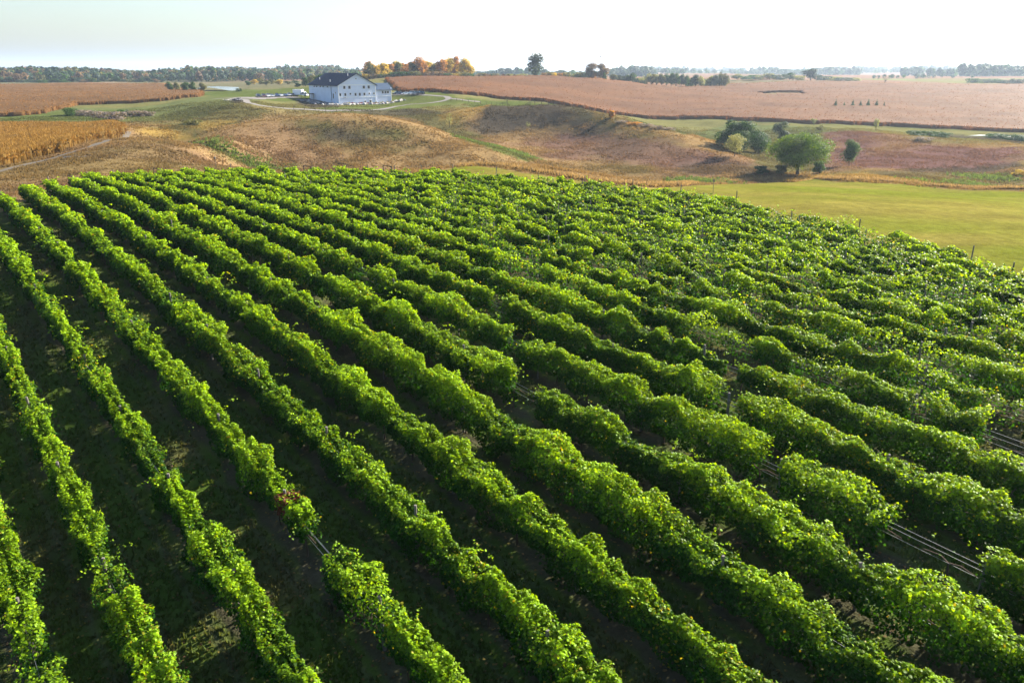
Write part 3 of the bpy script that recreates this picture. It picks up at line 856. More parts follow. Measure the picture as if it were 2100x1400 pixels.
# the mown strip by the fence and the building lawns stay short
mown = [poly_at(p, 118) for p in ([(960,200),(1120,212),(1200,221),(1240,230),(1190,219),(1100,215.5),(1010,216),(950,208)], [(400,196),(470,184),(620,180),(700,185),(690,200),(620,210),(560,214),(505,203),(470,198)], [(600,206),(692,198),(700,224),(860,222),(960,212),(940,196),(820,190),(800,200),(812,216),(700,220)])]
for q in mown: ok &= ~point_in(q, X, Y)
X, Y = X[ok], Y[ok]; lc = land_colour(X, Y); rr = np.hypot(X, Y)
clump = fbm(X / 5, Y / 5, 91, 3)
keep = rg.random(len(X)) < np.clip(.55 + clump * 1.6, .12, 1); X, Y, lc, rr, clump = X[keep], Y[keep], lc[keep], rr[keep], clump[keep]
tall = np.clip(.42 + clump * .9, .2, 1.0)
tufts('rough_grass', 'tan and reddish rough grass covering the hills', np.stack([X, Y], 1), tall * .72 * rg.uniform(.6, 1.3, len(X)), np.clip(rr * .0014, .15, .45) * rg.uniform(.6, 1.3, len(X)), lc * 1.0, 3, 5)
print('TUFTS', len(X))
# grass of the vineyard alleys
n_ = 90000; rr = 12 + 75 * rg.random(n_) ** 1.2; aa = rg.uniform(rad(-42), rad(42), n_); X, Y = rr * np.sin(aa), rr * np.cos(aa)
k_ = (X * RN[0] + Y * RN[1] - ROW_OFF) / ROW_S; ok = vine_mask(X, Y, 1.5) & (np.abs(k_ - np.round(k_)) * ROW_S > .55 - fbm(X, Y, 3, 2) * .6); X, Y = X[ok], Y[ok]
tufts('alley_grass', 'green grass of the alleys between the vine rows', np.stack([X, Y], 1), rg.uniform(.06, .20, len(X)), np.full(len(X), .14), land_colour(X, Y) * 1.3, 3, 6)
n_ = 16000; rr = 14 + 60 * rg.random(n_) ** 1.3; aa = rg.uniform(rad(-42), rad(42), n_); X, Y = rr * np.sin(aa), rr * np.cos(aa); ok = vine_mask(X, Y, 0); X, Y = X[ok], Y[ok]
lit_ = np.array([(.20, .13, .05), (.26, .20, .05), (.12, .075, .04)])[rg.choice(3, len(X))] * rg.uniform(.6, 1.2, (len(X), 1))
tag(link('leaf_litter', leaf_mesh('leaf_litter', np.stack([X, Y, H(X, Y) + .04], 1), np.stack([rg.normal(0, .3, len(X)), rg.normal(0, .3, len(X)), np.ones(len(X))], 1), rg.uniform(.07, .14, len(X)), lit_, rg, False), mat_grass), 'fallen dry vine leaves scattered on the alleys', kind='stuff')
# tall fringe where the mown lawn meets the rough
edge = poly_at([(940,343),(965,340),(1020,343),(1070,352),(1130,361),(1250,379),(1330,385),(1400,382),(1480,377),(1590,371.5),(1700,371),(1790,375),(1900,383),(2000,389),(2160,395)], 90); EX = []
for a, b in zip(edge[:-1], edge[1:]):
    a, b = np.array(a), np.array(b); n_ = int(np.hypot(*(b - a)) * 60); EX.append(a + (b - a) * rg.random((n_, 1)) + np.stack([rg.normal(0, .5, n_), 1.2 + np.abs(rg.normal(0, 1.6, n_))], 1))
EX = np.vstack(EX)
tufts('tall_grass', 'tall tan grass fringe along the far edge of the mown lawn', EX, rg.uniform(.3, .75, len(EX)), rg.uniform(.12, .3, len(EX)), np.array([(.24, .165, .078)]) * rg.uniform(.7, 1.2, (len(EX), 1)), 3, 8)
# leafy weeds at the foot of the hills
WX = []
for line, wd_, n_ in (([(1395,371),(1440,373),(1500,374)], 2.2, 900), ([(1890,380),(1960,378),(2030,382),(2110,386)], 2.5, 900), ([(425,284),(445,298),(470,318),(500,332),(560,338)], 2.6, 500), ([(945,285),(1000,296),(1050,310),(1100,328)], 1.4, 600), ([(1985,362),(2060,364)], 3, 300)):
    P_ = np.array([tuple(at(*p_, 118)[:2]) for p_ in line]); u_ = rg.random(n_) * (len(P_) - 1); X_ = np.interp(u_, range(len(P_)), P_[:, 0]); Y_ = np.interp(u_, range(len(P_)), P_[:, 1])
    mm = fbm(u_ * 3, u_ * 0, 17, 3) * 5; WX += list(zip(X_ + mm + rg.normal(0, wd_, n_), Y_ + rg.normal(0, wd_, n_)))
WX = np.array(WX); tufts('weeds', 'green leafy weeds in the damp hollows below the hills', WX, rg.uniform(.3, .8, len(WX)), rg.uniform(.25, .5, len(WX)), np.array([(.10, .15, .03)]) * rg.uniform(.6, 1.2, (len(WX), 1)), 4, 9)

# ---------------------------------------------------------------- trees and shrubs
mat_crown = leafy('tree_leaf', transl=.45, gain=(1.6, 1.5, .7), rough=.6, spec=.2, var=.2)
mat_bark = plain('bark', (.075, .06, .05), .95, .1, .3, 3, bump=.5)
PAL = {
 'green': [(.035, .080, .014), (.055, .105, .016), (.022, .055, .012)], 'bright': [(.070, .130, .010), (.110, .160, .010), (.045, .095, .012)],
 'dark': [(.014, .040, .012), (.022, .055, .014), (.036, .072, .016)], 'olive': [(.10, .10, .035), (.14, .13, .04), (.07, .08, .03)],
 'yellow': [(.42, .28, .03), (.48, .34, .04), (.26, .20, .03)], 'orange': [(.38, .17, .03), (.46, .22, .04), (.22, .11, .03)],
 'brown': [(.14, .09, .055), (.19, .12, .065), (.10, .07, .045)], 'grey': [(.19, .15, .155), (.25, .19, .18), (.13, .11, .115)],
 'blue': [(.035, .060, .042), (.055, .078, .045), (.028, .045, .036)], 'pale': [(.20, .21, .09), (.25, .24, .10), (.14, .15, .07)],
}


def crown_cloud(h, w, lobes, n, ls, pal, seed, base=.25, flat=1.0, form='round', droop=0.0):
    lr = (.17, .28) if lobes < 22 else (.10, .17)
    """leaf clumps spread over several lobes; returns centres, normals, sizes, colours"""
    rg = np.random.default_rng(seed); C, Nn, S, K = [], [], [], []
    L = []
    for i in range(lobes):
        f = (i + .5) / lobes
        if form == 'cone':
            z = base + (1 - base) * f; r = (1 - f) * .95 + .08; a = i * 2.4; L.append((math.cos(a) * r * w * .22, math.sin(a) * r * w * .22, z * h, r * w * .36, h * .16))
        else:
            a = i * 2.39996 + rg.uniform(-.3, .3); q = math.sqrt(rg.random()) if i else 0
            zz = (rg.permutation(lobes)[0] + .5) / lobes if lobes < 8 else ((i * 7) % lobes + .5) / lobes; env = math.sqrt(max(.06, 1 - ((zz - .36) / .70) ** 2))
            if form == 'shrub': zz *= .95; env = 1.15
            if form == 'tall': q *= .62
            rr_ = q * w * .40 * env; L.append((math.cos(a) * rr_, math.sin(a) * rr_, h * (base + (1 - base) * ((.10 if form == 'shrub' else .16) + .68 * zz)), w * rg.uniform(*lr), h * (1 - base) * rg.uniform(.15, .25) * flat))
    wt = np.array([l[3] ** 2 for l in L]); wt /= wt.sum(); which = rg.choice(len(L), n, p=wt); LA = np.array(L)[which]
    v = rg.normal(size=(n, 3)); v /= np.linalg.norm(v, axis=1)[:, None]; v[:, 2] = np.where(rg.random(n) < .3, np.abs(v[:, 2]), v[:, 2])
    rad_ = np.clip(1 - np.abs(rg.normal(0, .25, n)), .1, 1) + (rg.random(n) < .12) * rg.uniform(0, .35, n)
    P = LA[:, :3] + v * np.stack([LA[:, 3], LA[:, 3], LA[:, 4]], 1) * rad_[:, None]
    if droop: P[:, 2] -= droop * h * (np.hypot(P[:, 0], P[:, 1]) / (w * .5)) ** 2 * rg.uniform(.3, 1, n)
    P[:, 2] = np.maximum(P[:, 2], h * base * .55)
    nr = v + rg.normal(0, .45, (n, 3)) + np.array([0, 0, .25]); pc = np.array(pal)[rg.choice(3, len(L))][which]
    col = pc * .6 + np.array(pal)[rg.choice(3, n)] * .4
    return P, nr, ls * rg.uniform(.6, 1.4, n), col * rg.uniform(.7, 1.3, (n, 1)), L


def make_tree(name, h, w, pal, seed, n=1500, ls=.6, lobes=9, base=.22, form='round', trunk_r=None, droop=0.0, flat=1.0):
    root = link(name, None)
    P, nr, S, col, L = crown_cloud(h, w, lobes, n, ls, PAL[pal], seed, base, flat, form, droop)
    rg = np.random.default_rng(seed + 1)
    link('crown', leaf_mesh('crown', P, nr, S, col, rg, False), mat_crown, root)
    if form != 'shrub' or True:
        b = MB(); tr = trunk_r or max(.05, h * .022)
        r0 = random.Random(seed); lean = (r0.uniform(-.04, .04) * h, r0.uniform(-.04, .04) * h)
        top = (lean[0], lean[1], h * (.8 if form == 'cone' else .5))
        b.tube([(0, 0, -.3), (lean[0] * .2, lean[1] * .2, h * .12), (lean[0] * .6, lean[1] * .6, h * .3), top], [tr * 1.3, tr, tr * .75, tr * .35], 7)
        if form != 'cone':
            for l in L[:8]:
                z0 = h * r0.uniform(.15, .32); s = (lean[0] * z0 / h, lean[1] * z0 / h, z0)
                b.tube([s, (l[0] * .5, l[1] * .5, z0 + (l[2] - z0) * .55), (l[0] * .95, l[1] * .95, l[2])], [tr * .5, tr * .33, tr * .1], 5)
        b.build('trunk', mat_bark, root, smooth=True)
    return root


TEMPL = {}
def tree_like(kind, px, D, py_top, wpx, label, cat='tree', group=None, name=None, seed=None, py_base=None, loc=None):
    """one tree of a kind, as wide and as tall as it is seen from the camera"""
    pal, form = kind
    if loc is None: loc = at(px, py_base, 118) if py_base else place(px, D, py_top)
    D = loc.y; h = max(.8, z_of(px, py_top, D) - loc.z); w = wpx / F * D * 1.02
    key = (pal, form, (seed or random.randrange(99)) % 3)
    if key not in TEMPL:
        i = len(TEMPL); nm = {'round': 'broadleaf_tree', 'cone': 'conifer', 'shrub': 'shrub', 'bare': 'sparse_tree', 'tall': 'tall_tree'}[form]
        if form == 'round': t = make_tree(nm, 10, 9, pal, 300 + i, 1900, .62, 17, .06)
        elif form == 'tall': t = make_tree(nm, 10, 5.5, pal, 300 + i, 1800, .5, 16, .05)
        elif form == 'cone': t = make_tree(nm, 10, 4.5, pal, 300 + i, 900, .55, 12, .05, 'cone')
        elif form == 'shrub': t = make_tree(nm, 10, 14, pal, 300 + i, 1300, .85, 14, .0, 'shrub', trunk_r=.12)
        else: t = make_tree(nm, 10, 6, pal, 300 + i, 260, .45, 9, .2, 'bare')
        TEMPL[key] = [t, False]
    t, used = TEMPL[key]
    o = copy_tree(t) if used else t
    TEMPL[key][1] = True
    base_w = {'round': 9, 'tall': 5.5, 'cone': 4.5, 'shrub': 14, 'bare': 6}[form]
    o.location = loc; o.scale = (w / base_w, w / base_w, h / 10); o.rotation_euler = (0, 0, random.uniform(0, 6.28))
    tag(o, label, cat, group); return o


# the big spreading tree below the purple hill and its neighbours
def hero(px, py_base, py_top, wpx, pal, label, seed, **kw):
    loc = at(px, py_base, 118); h = z_of(px, py_top, loc.y) - loc.z; w = wpx / F * loc.y
    o = make_tree(kw.pop('name', 'broadleaf_tree'), h, w, pal, seed, **kw); o.location = loc; tag(o, label, 'tree'); return o


hero(1635, 359, 271, 158, 'bright', 'large spreading green tree with an umbrella crown below the purple hill', 11, n=26000, ls=.30, lobes=46, base=.20, trunk_r=.42, droop=.10, flat=.9)
hero(1512, 314, 245, 112, 'dark', 'dense dark green tree behind the small pale sapling', 12, n=15000, ls=.36, lobes=24, base=.04)
hero(1556, 314, 268, 46, 'dark', 'dark bushy tree filling the gap beside the large spreading tree', 13, n=6500, ls=.34, lobes=16, base=.02)
hero(1600, 296, 249, 38, 'blue', 'grey-green rounded tree behind the large spreading tree', 14, n=3500, ls=.34, lobes=11, base=.10)
hero(1506, 321, 273, 46, 'pale', 'small pale open tree with forked trunk on the tan slope', 15, n=2600, ls=.26, lobes=13, base=.18, trunk_r=.10)
hero(1741, 341, 286, 44, 'green', 'slim dark green tree standing alone on the purple hill', 16, n=5500, ls=.26, lobes=20, base=.12, form='tall', trunk_r=.10)
hero(1669, 258, 241, 14, 'pale', 'yellow-green sapling on the ridge above the grey-green tree', 17, n=380, ls=.4, lobes=7, base=.2)
hero(1681, 272, 256, 16, 'olive', 'small olive sapling just right of the yellow-green one on the ridge', 18, n=380, ls=.4, lobes=7, base=.2)
hero(1796, 268, 243, 15, 'pale', 'thin yellowish sapling alone on the crest of the purple hill', 19, n=420, ls=.4, lobes=8, base=.2)
hero(1254, 243, 226, 14, 'orange', 'bright orange sapling beside the front edge of the far corn', 20, n=700, ls=.4, lobes=8, base=.05)
hero(1560, 358, 340, 30, 'dark', 'low dark bush in the shade left of the large tree trunk', 21, n=2200, ls=.3, lobes=9, base=.02, name='bush')
hero(1602, 358, 338, 30, 'olive', 'ragged olive bush touching the large tree trunk on its left', 22, n=1500, ls=.3, lobes=9, base=.02, name='bush')
hero(1680, 356, 330, 30, 'green', 'green undergrowth bush under the right half of the large crown', 23, n=1900, ls=.3, lobes=9, base=.02, name='bush')

rs = random.Random(4)
# autumn grove behind the barn
for i, (px, ty, kind) in enumerate([(757,126,'olive'),(772,133,'yellow'),(788,128,'yellow'),(803,130,'orange'),(818,127,'olive'),(832,131,'orange'),(846,127,'olive'),(861,116,'orange'),(876,124,'yellow'),(891,128,'olive'),(905,121,'orange'),(920,118,'yellow'),(936,114,'orange'),(950,119,'yellow'),(961,127,'yellow')]):
    tree_like((kind, 'tall' if i in (0, 7) else 'round'), px, 700 + rs.uniform(-12, 12), ty, 24 + rs.uniform(-3, 4), 'autumn coloured tree in the grove beyond the white barn', 'tree', 'autumn grove behind the barn', seed=i)
for i in range(18):
    tree_like((rs.choice(['yellow', 'orange', 'olive', 'orange', 'yellow', 'brown']), 'round'), 754 + i * 12, 724, 127 + rs.uniform(-5, 6), 26, 'back row tree of the autumn grove beyond the barn', 'tree', 'back of the autumn grove', seed=i)
for i in range(16):
    tree_like((rs.choice(['olive', 'green', 'brown', 'yellow']), 'shrub'), 752 + i * 14, 682, 144 + rs.uniform(-4, 4), 24, 'low bush along the foot of the autumn grove', 'bush', 'bushes under the autumn grove', seed=i)
tree_like(('blue', 'tall'), 1098, 705, 110, 33, 'tall dark lone tree with open crown on the far field crest', 'tree', seed=1)
for i, px in enumerate((971, 983, 995, 1007, 1018, 1032, 1043, 1055)):
    tree_like(('brown' if i % 3 else 'dark', 'round'), px, 690, 152.5 - (i % 3 == 2) * 1, 6 + i % 2, 'tiny rounded dark tree in a spaced line left of the lone tree', 'tree', 'line of small rounded trees', seed=i)
for i in range(12):
    tree_like((rs.choice(['yellow', 'olive', 'brown', 'orange', 'pale']), 'shrub'), 1118 + i * 9, 712 + rs.uniform(-8, 8), 144 + rs.uniform(-3, 4), 15, 'yellow and olive bush right of the tall lone tree', 'bush', 'bushes right of the lone tree', seed=i)
for i in range(9):
    tree_like((rs.choice(['olive', 'brown', 'pale']), 'shrub'), 975 + i * 14, 820 + rs.uniform(-8, 8), 149 + rs.uniform(-3, 2), 17, 'faint autumn bush behind the line of small rounded trees', 'bush', 'bushes behind the small rounded trees', seed=i)
tree_like(('brown', 'round'), 1214, 710, 128, 26, 'left one of two tall brownish trees on the far crest', 'tree', seed=0)
tree_like(('brown', 'round'), 1236, 712, 129, 26, 'right one of two tall brownish trees on the far crest', 'tree', seed=1)
tree_like(('dark', 'cone'), 1240, 690, 147, 13, 'dark conifer in front of the brownish trees', 'tree', seed=1)
for i in range(24):
    px = 1258 + i * 10.0
    tree_like((rs.choice(['green', 'olive', 'blue', 'pale', 'green']), rs.choice(['round', 'tall', 'shrub'])), px, 745 + rs.uniform(-10, 10), 153 + rs.uniform(-4, 3) - (i > 20) * 1, 18, 'olive green tree in the long hedgerow behind the far corn', 'tree', 'hedgerow behind the far corn', seed=i)
for i, (px, ty) in enumerate([(1715, 207), (1732, 212), (1750, 207.5), (1766, 209), (1782, 206), (1799, 207.5), (1814, 211.5)]):
    D_ = at(px, 222).y
    tree_like(('dark', 'cone'), px, D_, ty - 3, 10 if i not in (1, 6) else 6, 'small dark conifer in the pocket of the rust cornfield', 'tree', 'conifers in the cornfield pocket', seed=i)
for i, (px, w_, ty) in enumerate([(1512,16,154),(1528,18,155),(1545,18,151),(1560,16,153),(1580,18,152),(1600,18,150),(1620,18,151),(1640,18,152),(1690,22,153),(1710,20,155),(1730,20,157),(1750,20,158)]):
    tree_like((rs.choice(['green', 'blue', 'pale']), rs.choice(['round', 'shrub'])), px, 1000 + rs.uniform(-15, 15), ty - 2, w_ * 1.5, 'hazy bush in the tree belt beyond the rust cornfield', 'tree', 'hazy tree belt beyond the corn', seed=i)
tree_like(('blue', 'round'), 1665, 990, 141, 40, 'large rounded hazy tree above the tree belt', 'tree', seed=2)
tree_like(('grey', 'bare'), 1817, 900, 156, 18, 'bare grey tree on the far side of the rust cornfield', 'tree', seed=0)
for i, (px, ty, w_) in enumerate([(1500,172,18),(1540,168,26),(1880,176,18),(1900,177,14)]):
    tree_like(('dark', 'shrub'), px, 905, ty - 2, w_, 'low dark scrub on the far rim of the rust cornfield', 'bush', 'scrub on the far rim', seed=i)
for i in range(6):
    tree_like((rs.choice(['blue', 'green']), 'shrub'), 2000 + i * 18, 960 + rs.uniform(-20, 20), 157 + rs.uniform(-2, 3), 26, 'bluish bush clump near the right end of the far fields', 'bush', 'bluish bushes at the right', seed=i)
# left: by the pond and behind the barn
for i, (px, ty, w_, kd) in enumerate([(349,168,16,'green'),(364,169,15,'olive'),(380,168,18,'green'),(396,168,16,'green'),(416,170,18,'olive')]):
    tree_like((kd, 'round'), px, None, ty, w_, 'bushy tree in the cluster at the corner of the left cornfield', 'tree', 'tree cluster at the corn corner', seed=i, py_base=189)
tree_like(('dark', 'shrub'), 490, None, 178, 10, 'single dark bush standing at the pond', 'bush', seed=0, py_base=188)
for i, (px, ty, w_, D_) in enumerate([(508,166,14,760),(520,163,16,780),(533,160,18,800),(546,165,14,740),(556,162,16,800),(572,163,18,760),(590,166,16,760),(604,165,16,800),(626,158,20,640),(640,154,22,620),(655,152,24,600),(668,156,20,640),(610,170,14,640)]):
    tree_like((rs.choice(['olive', 'green', 'yellow', 'blue']) if px < 620 else rs.choice(['green', 'olive']), 'round'), px, D_, ty, w_, 'green and olive tree in the loose band left of and behind the barn roof', 'tree', 'trees behind the barn roof', seed=i)
for i in range(26):
    px = 5 + i * 13
    tree_like((rs.choice(['green', 'olive', 'blue', 'blue', 'brown', 'dark']), rs.choice(['round', 'shrub'])), px, 960 + rs.uniform(-20, 20), (149 if i < 3 else 161) + rs.uniform(-3, 4), 20 + (i < 3) * 8, 'mixed autumn tree lining the far edge of the left cornfield', 'tree', 'trees beyond the left cornfield', seed=i)
# shrubs of the green strip
tree_like(('green', 'shrub'), 147, None, 213, 28, 'round green shrub at the left end of the grey thicket', 'bush', seed=0, py_base=237)
for i, (px, ty, by, w_) in enumerate([(172,218,238,30),(192,220,240,28),(212,222,243,34),(236,220,246,40),(258,217,240,26),(272,219,240,28),(290,221,239,24),(306,224,238,18)]):
    tree_like(('grey' if i != 4 else 'green', 'shrub'), px, None, ty, w_, 'grey-purple leafless shrub in the thicket of the green strip', 'bush', 'grey thicket in the green strip', seed=i, py_base=by)
for i, (px, ty, by, w_) in enumerate([(1275,244,252,26),(1300,247,256,26),(1325,250,260,30),(1350,254,265,30),(1372,258,267,24)]):
    tree_like(('grey' if i != 1 else 'orange', 'shrub'), px, None, ty, w_, 'low grey-purple shrub along the front of the pale meadow', 'bush', 'shrubs along the meadow', seed=i, py_base=by)
for i, (px, ty, by, w_) in enumerate([(1880,262,279,34),(1905,262,280,36),(1930,266,283,34),(1890,276,289,40),(2040,268,284,36),(2070,270,287,40),(2098,270,290,36)]):
    tree_like(('grey' if i in (3,) else 'dark', 'shrub'), px, None, ty, w_, 'dark scrub beside the creek at the right edge of the hill', 'bush', 'scrub along the creek', seed=i, py_base=by)
tree_like(('pale', 'bare'), 922, None, 232, 16, 'spindly green tree in the hollow between the two knolls', 'tree', seed=0, py_base=262)
tree_like(('pale', 'bare'), 1083, None, 250, 12, 'tiny spindly sapling on the dark face of the second knoll', 'tree', seed=1, py_base=264)
tree_like(('olive', 'bare'), 1040, None, 202, 12, 'small leafless sapling at the rail fence', 'tree', seed=2, py_base=211)
tree_like(('olive', 'shrub'), 395, None, 238, 44, 'broad brown bush at the head of the gully', 'bush', seed=1, py_base=258)
tree_like(('yellow', 'shrub'), 2095, None, 342, 30, 'yellow-green shrub at the right edge of the picture', 'bush', seed=1, py_base=360)
water([(1985,279),(2020,280.5),(2060,284),(2110,289),(2160,292),(2160,289),(2100,285),(2050,280.5),(2010,277.5)], 'pale strip of creek water at the right')

# far-off woods: masses of crowns
def woods(name, label, bands, seed, pals):
    rg = np.random.default_rng(seed); CC = []
    for (px0, px1, D0, D1, cnt, hm) in bands:
        px = rg.uniform(px0, px1, cnt); D = rg.uniform(D0, D1, cnt); d = ray(px, np.full(cnt, 150.0)); x = d[:, 0] * D / d[:, 1]
        h = rg.uniform(.75, 1.15, cnt) * hm * (.55 + .9 * vnoise(x / 90, D / 200, 5)); CC.append(np.stack([x, D, H(x, D), h, rg.uniform(.8, 1.2, cnt) * hm * .85], 1))
    CC = np.vstack(CC); m = 70; n = len(CC) * m; rep = np.repeat(CC, m, 0)
    v = rg.normal(size=(n, 3)); v /= np.linalg.norm(v, axis=1)[:, None]; v[:, 2] = np.where(rg.random(n) < .5, np.abs(v[:, 2]), v[:, 2])
    q = rg.uniform(.7, 1.08, n)[:, None]
    P = np.stack([rep[:, 0], rep[:, 1], rep[:, 2] + rep[:, 3] * .52], 1) + v * np.stack([rep[:, 4] * .5, rep[:, 4] * .5, rep[:, 3] * .5], 1) * q
    pc = np.array([PAL[p_][0] for p_ in pals])[rg.choice(len(pals), len(CC))]; col = np.repeat(pc, m, 0) * rg.uniform(.6, 1.4, (n, 1))
    return tag(link(name, leaf_mesh(name, P, v + rg.normal(0, .4, (n, 3)), rep[:, 3] * .26 * rg.uniform(.7, 1.3, n), col, rg, False), mat_crown), label, kind='stuff')


woods('woods', 'far-off autumn woods covering the ridge on the left horizon', [(-120, 640, 1010, 1300, 800, 11), (-120, 760, 1150, 1900, 1500, 11), (560, 700, 1500, 2100, 200, 16), (700, 1000, 1700, 2300, 130, 13), (-120, 700, 1900, 2200, 300, 13)], 31,
      ['blue', 'green', 'dark', 'olive', 'blue', 'brown', 'blue', 'green', 'blue', 'dark', 'brown', 'olive', 'dark', 'blue'])
woods('woods', 'bluish lines of distant trees along the right horizon', [(960, 1120, 1650, 1760, 70, 14), (1120, 1260, 1500, 1560, 50, 11), (1255, 1345, 1700, 1800, 70, 17), (1345, 1400, 2100, 2200, 24, 14), (1360, 1620, 2500, 2700, 110, 16), (1600, 1760, 2350, 2450, 90, 20), (1760, 2160, 3200, 3500, 180, 20), (1850, 1890, 1900, 1960, 24, 18), (1905, 1960, 1700, 1760, 26, 14), (1970, 2180, 1500, 1700, 170, 15), (1300, 2180, 3900, 4400, 520, 20), (1700, 1960, 2900, 3100, 90, 16), (1780, 2000, 1300, 1340, 24, 6)], 32,
      ['blue', 'green', 'dark', 'blue'])
# ---------------------------------------------------------------- the white barn-like building on its shelf
def siding(name, col):
    m, nt, p = new_mat(name)
    tc = N(nt, 'ShaderNodeTexCoord'); sx = N(nt, 'ShaderNodeSeparateXYZ'); nt.links.new(tc.outputs['Object'], sx.inputs[0])
    mt = N(nt, 'ShaderNodeMath'); mt.operation = 'MULTIPLY'; mt.inputs[1].default_value = 2.6; nt.links.new(sx.outputs['Z'], mt.inputs[0])
    fr = N(nt, 'ShaderNodeMath'); fr.operation = 'FRACT'; nt.links.new(mt.outputs[0], fr.inputs[0])
    rgb = N(nt, 'ShaderNodeRGB'); rgb.outputs[0].default_value = (*col, 1)
    f, _ = noise_factor(nt, .35, .93, 1.05, 3)
    nt.links.new(mul(nt, rgb.outputs[0], f), p.inputs['Base Color']); p.inputs['Roughness'].default_value = .6
    b = N(nt, 'ShaderNodeBump'); b.inputs['Strength'].default_value = .5; b.inputs['Distance'].default_value = .04
    nt.links.new(fr.outputs[0], b.inputs['Height']); nt.links.new(b.outputs[0], p.inputs['Normal']); return m


mat_side = siding('pale_siding', (.60, .66, .80))
mat_side2 = siding('grey_siding', (.54, .59, .72))
mat_white = plain('white_trim', (.80, .80, .80), .5, .4, .03, 1)
mat_roof = plain('navy_metal_roof', (.008, .018, .050), .6, .15, .1, .4)
mat_glass = plain('window_glass', (.02, .03, .05), .08, .8, .05, 1)
mat_dark = plain('dark_metal', (.03, .03, .035), .5, .4, .1, 2)
mat_bronze = plain('bronze_door', (.05, .04, .04), .5, .3, .1, 2)

B0 = place(691, 400); bz = z_of(698, 217.5, 400)
barn = link('barn', None); barn.location = (B0.x, B0.y, bz); barn.rotation_euler = (0, 0, rad(37))
tag(barn, 'large white gabled barn with navy roof and lower annex on the rise', 'building')
W_, L_, E_, R_ = 20.0, 34.0, 9.5, 14.7
b = MB(); b.add([(0, 0, -3), (W_, 0, -3), (W_, L_, -3), (0, L_, -3), (0, 0, E_), (W_, 0, E_), (W_, L_, E_), (0, L_, E_), (W_ / 2, 0, R_), (W_ / 2, L_, R_)],
                [(0, 1, 5, 8, 4), (2, 3, 7, 9, 6), (1, 2, 6, 5), (3, 0, 4, 7), (3, 2, 1, 0), (4, 8, 9, 7), (5, 6, 9, 8)])
b.build('wall', mat_side, barn)
sl = (R_ - E_) / (W_ / 2)
def slab(x0, z0, x1, z1, y0, y1, th=.22):
    bb = MB(); v = [(x0, y0, z0), (x1, y0, z1), (x1, y1, z1), (x0, y1, z0)]
    return bb.add(v + [(a, c, d + th) for a, c, d in v], [(3, 2, 1, 0), (4, 5, 6, 7), (0, 1, 5, 4), (1, 2, 6, 5), (2, 3, 7, 6), (3, 0, 4, 7)])
roof = slab(-.9, E_ - .9 * sl + .03, W_ / 2, R_ + .03, -.8, L_ + .8)
rb = slab(W_ / 2, R_ + .03, W_ + .9, E_ - .9 * sl + .03, -.8, L_ + .8); roof.add(rb.v, rb.f)
for i in range(int(L_ / .9)):   # standing seams on the visible slope
    y = -.4 + i * .9; roof.add([(-.9, y, E_ - .9 * sl + .26), (W_ / 2, y, R_ + .26), (W_ / 2, y + .06, R_ + .26), (-.9, y + .06, E_ - .9 * sl + .26), (-.9, y, E_ - .9 * sl + .31), (W_ / 2, y, R_ + .31), (W_ / 2, y + .06, R_ + .31), (-.9, y + .06, E_ - .9 * sl + .31)],
                             [(4, 5, 6, 7), (0, 1, 5, 4), (2, 3, 7, 6), (3, 0, 4, 7)])
ro = roof.build('roof', mat_roof, barn)
for y, x in ((4, 7.5), (13, 2.2), (29, 4.0)):
    z0 = E_ + x * sl + .2; MB().tube([(x, y, z0), (x, y, z0 + 1.1)], [.14, .14], 8).build('vent_pipe', mat_white, ro)
def trim(name, boxes, parent):
    bb = MB()
    for c, d in boxes: bb.box(c, d)
    return bb.build(name, mat_white, parent)
trim('trim', [((.12, -.04, 3.2), (.34, .12, 12.5)), ((W_ - .12, -.04, 3.2), (.34, .12, 12.5)), ((W_ / 2, -.035, E_), (W_ - .6, .11, .34)), ((W_ / 2, -.035, 3.9), (W_ - .6, .11, .26))], barn)
def window(x, z, w, h, parent, y=0.0, side=False, name='window'):
    bb = MB(); t = .11
    for (cx, cz, sx_, sz_) in ((0, h / 2 + t / 2, w + 2 * t, t), (0, -h / 2 - t / 2, w + 2 * t, t), (-w / 2 - t / 2, 0, t, h), (w / 2 + t / 2, 0, t, h)):
        if side: bb.box((y - .05, x + cx, z + cz), (.1, sx_, sz_))
        else: bb.box((x + cx, y - .05, z + cz), (sx_, .1, sz_))
    fr = bb.build(name, mat_white, parent)
    g = MB().box((y - .012, x, z) if side else (x, y - .012, z), (.03, w, h) if side else (w, .03, h)).build('pane', mat_glass, fr)
    return fr
for x in (3.3, 6.0, 13.7, 16.3): window(x, 8.45, 1.15, 1.35, barn)
for x in (.95, 3.6, 9.0, 11.3, 13.8): window(x, 5.15, 1.0, 1.3, barn)
for x in (6.3, 16.5, 19.0): window(x, 5.45, .8, .8, barn)
window(14.0, 1.4, .9, 1.4, barn); window(9.7, 12.4, .55, .55, barn)
dr = trim('door', [((16.85 - .62, -.05, 1.15), (.16, .12, 2.45)), ((16.85 + .62, -.05, 1.15), (.16, .12, 2.45)), ((16.85, -.05, 2.45), (1.4, .12, .16))], barn)
MB().box((16.85, -.03, 1.15), (1.06, .06, 2.4)).build('door_leaf', mat_bronze, dr)
MB().box((3.0, -.3, 3.75), (1.2, .5, .12)).build('lamp_shelf', mat_dark, barn)
MB().box((17.0, -.15, 3.2), (.25, .25, .3)).build('wall_lamp', mat_dark, barn)
for y in (27, 24, 19.8, 16.4, 11.4):
    bb = MB().box((-.16, y, 8.75), (.3, .25, .3)); bb.box((-.2, y, 8.45), (.4, .55, .28)); bb.build('wall_lamp', mat_dark, barn)
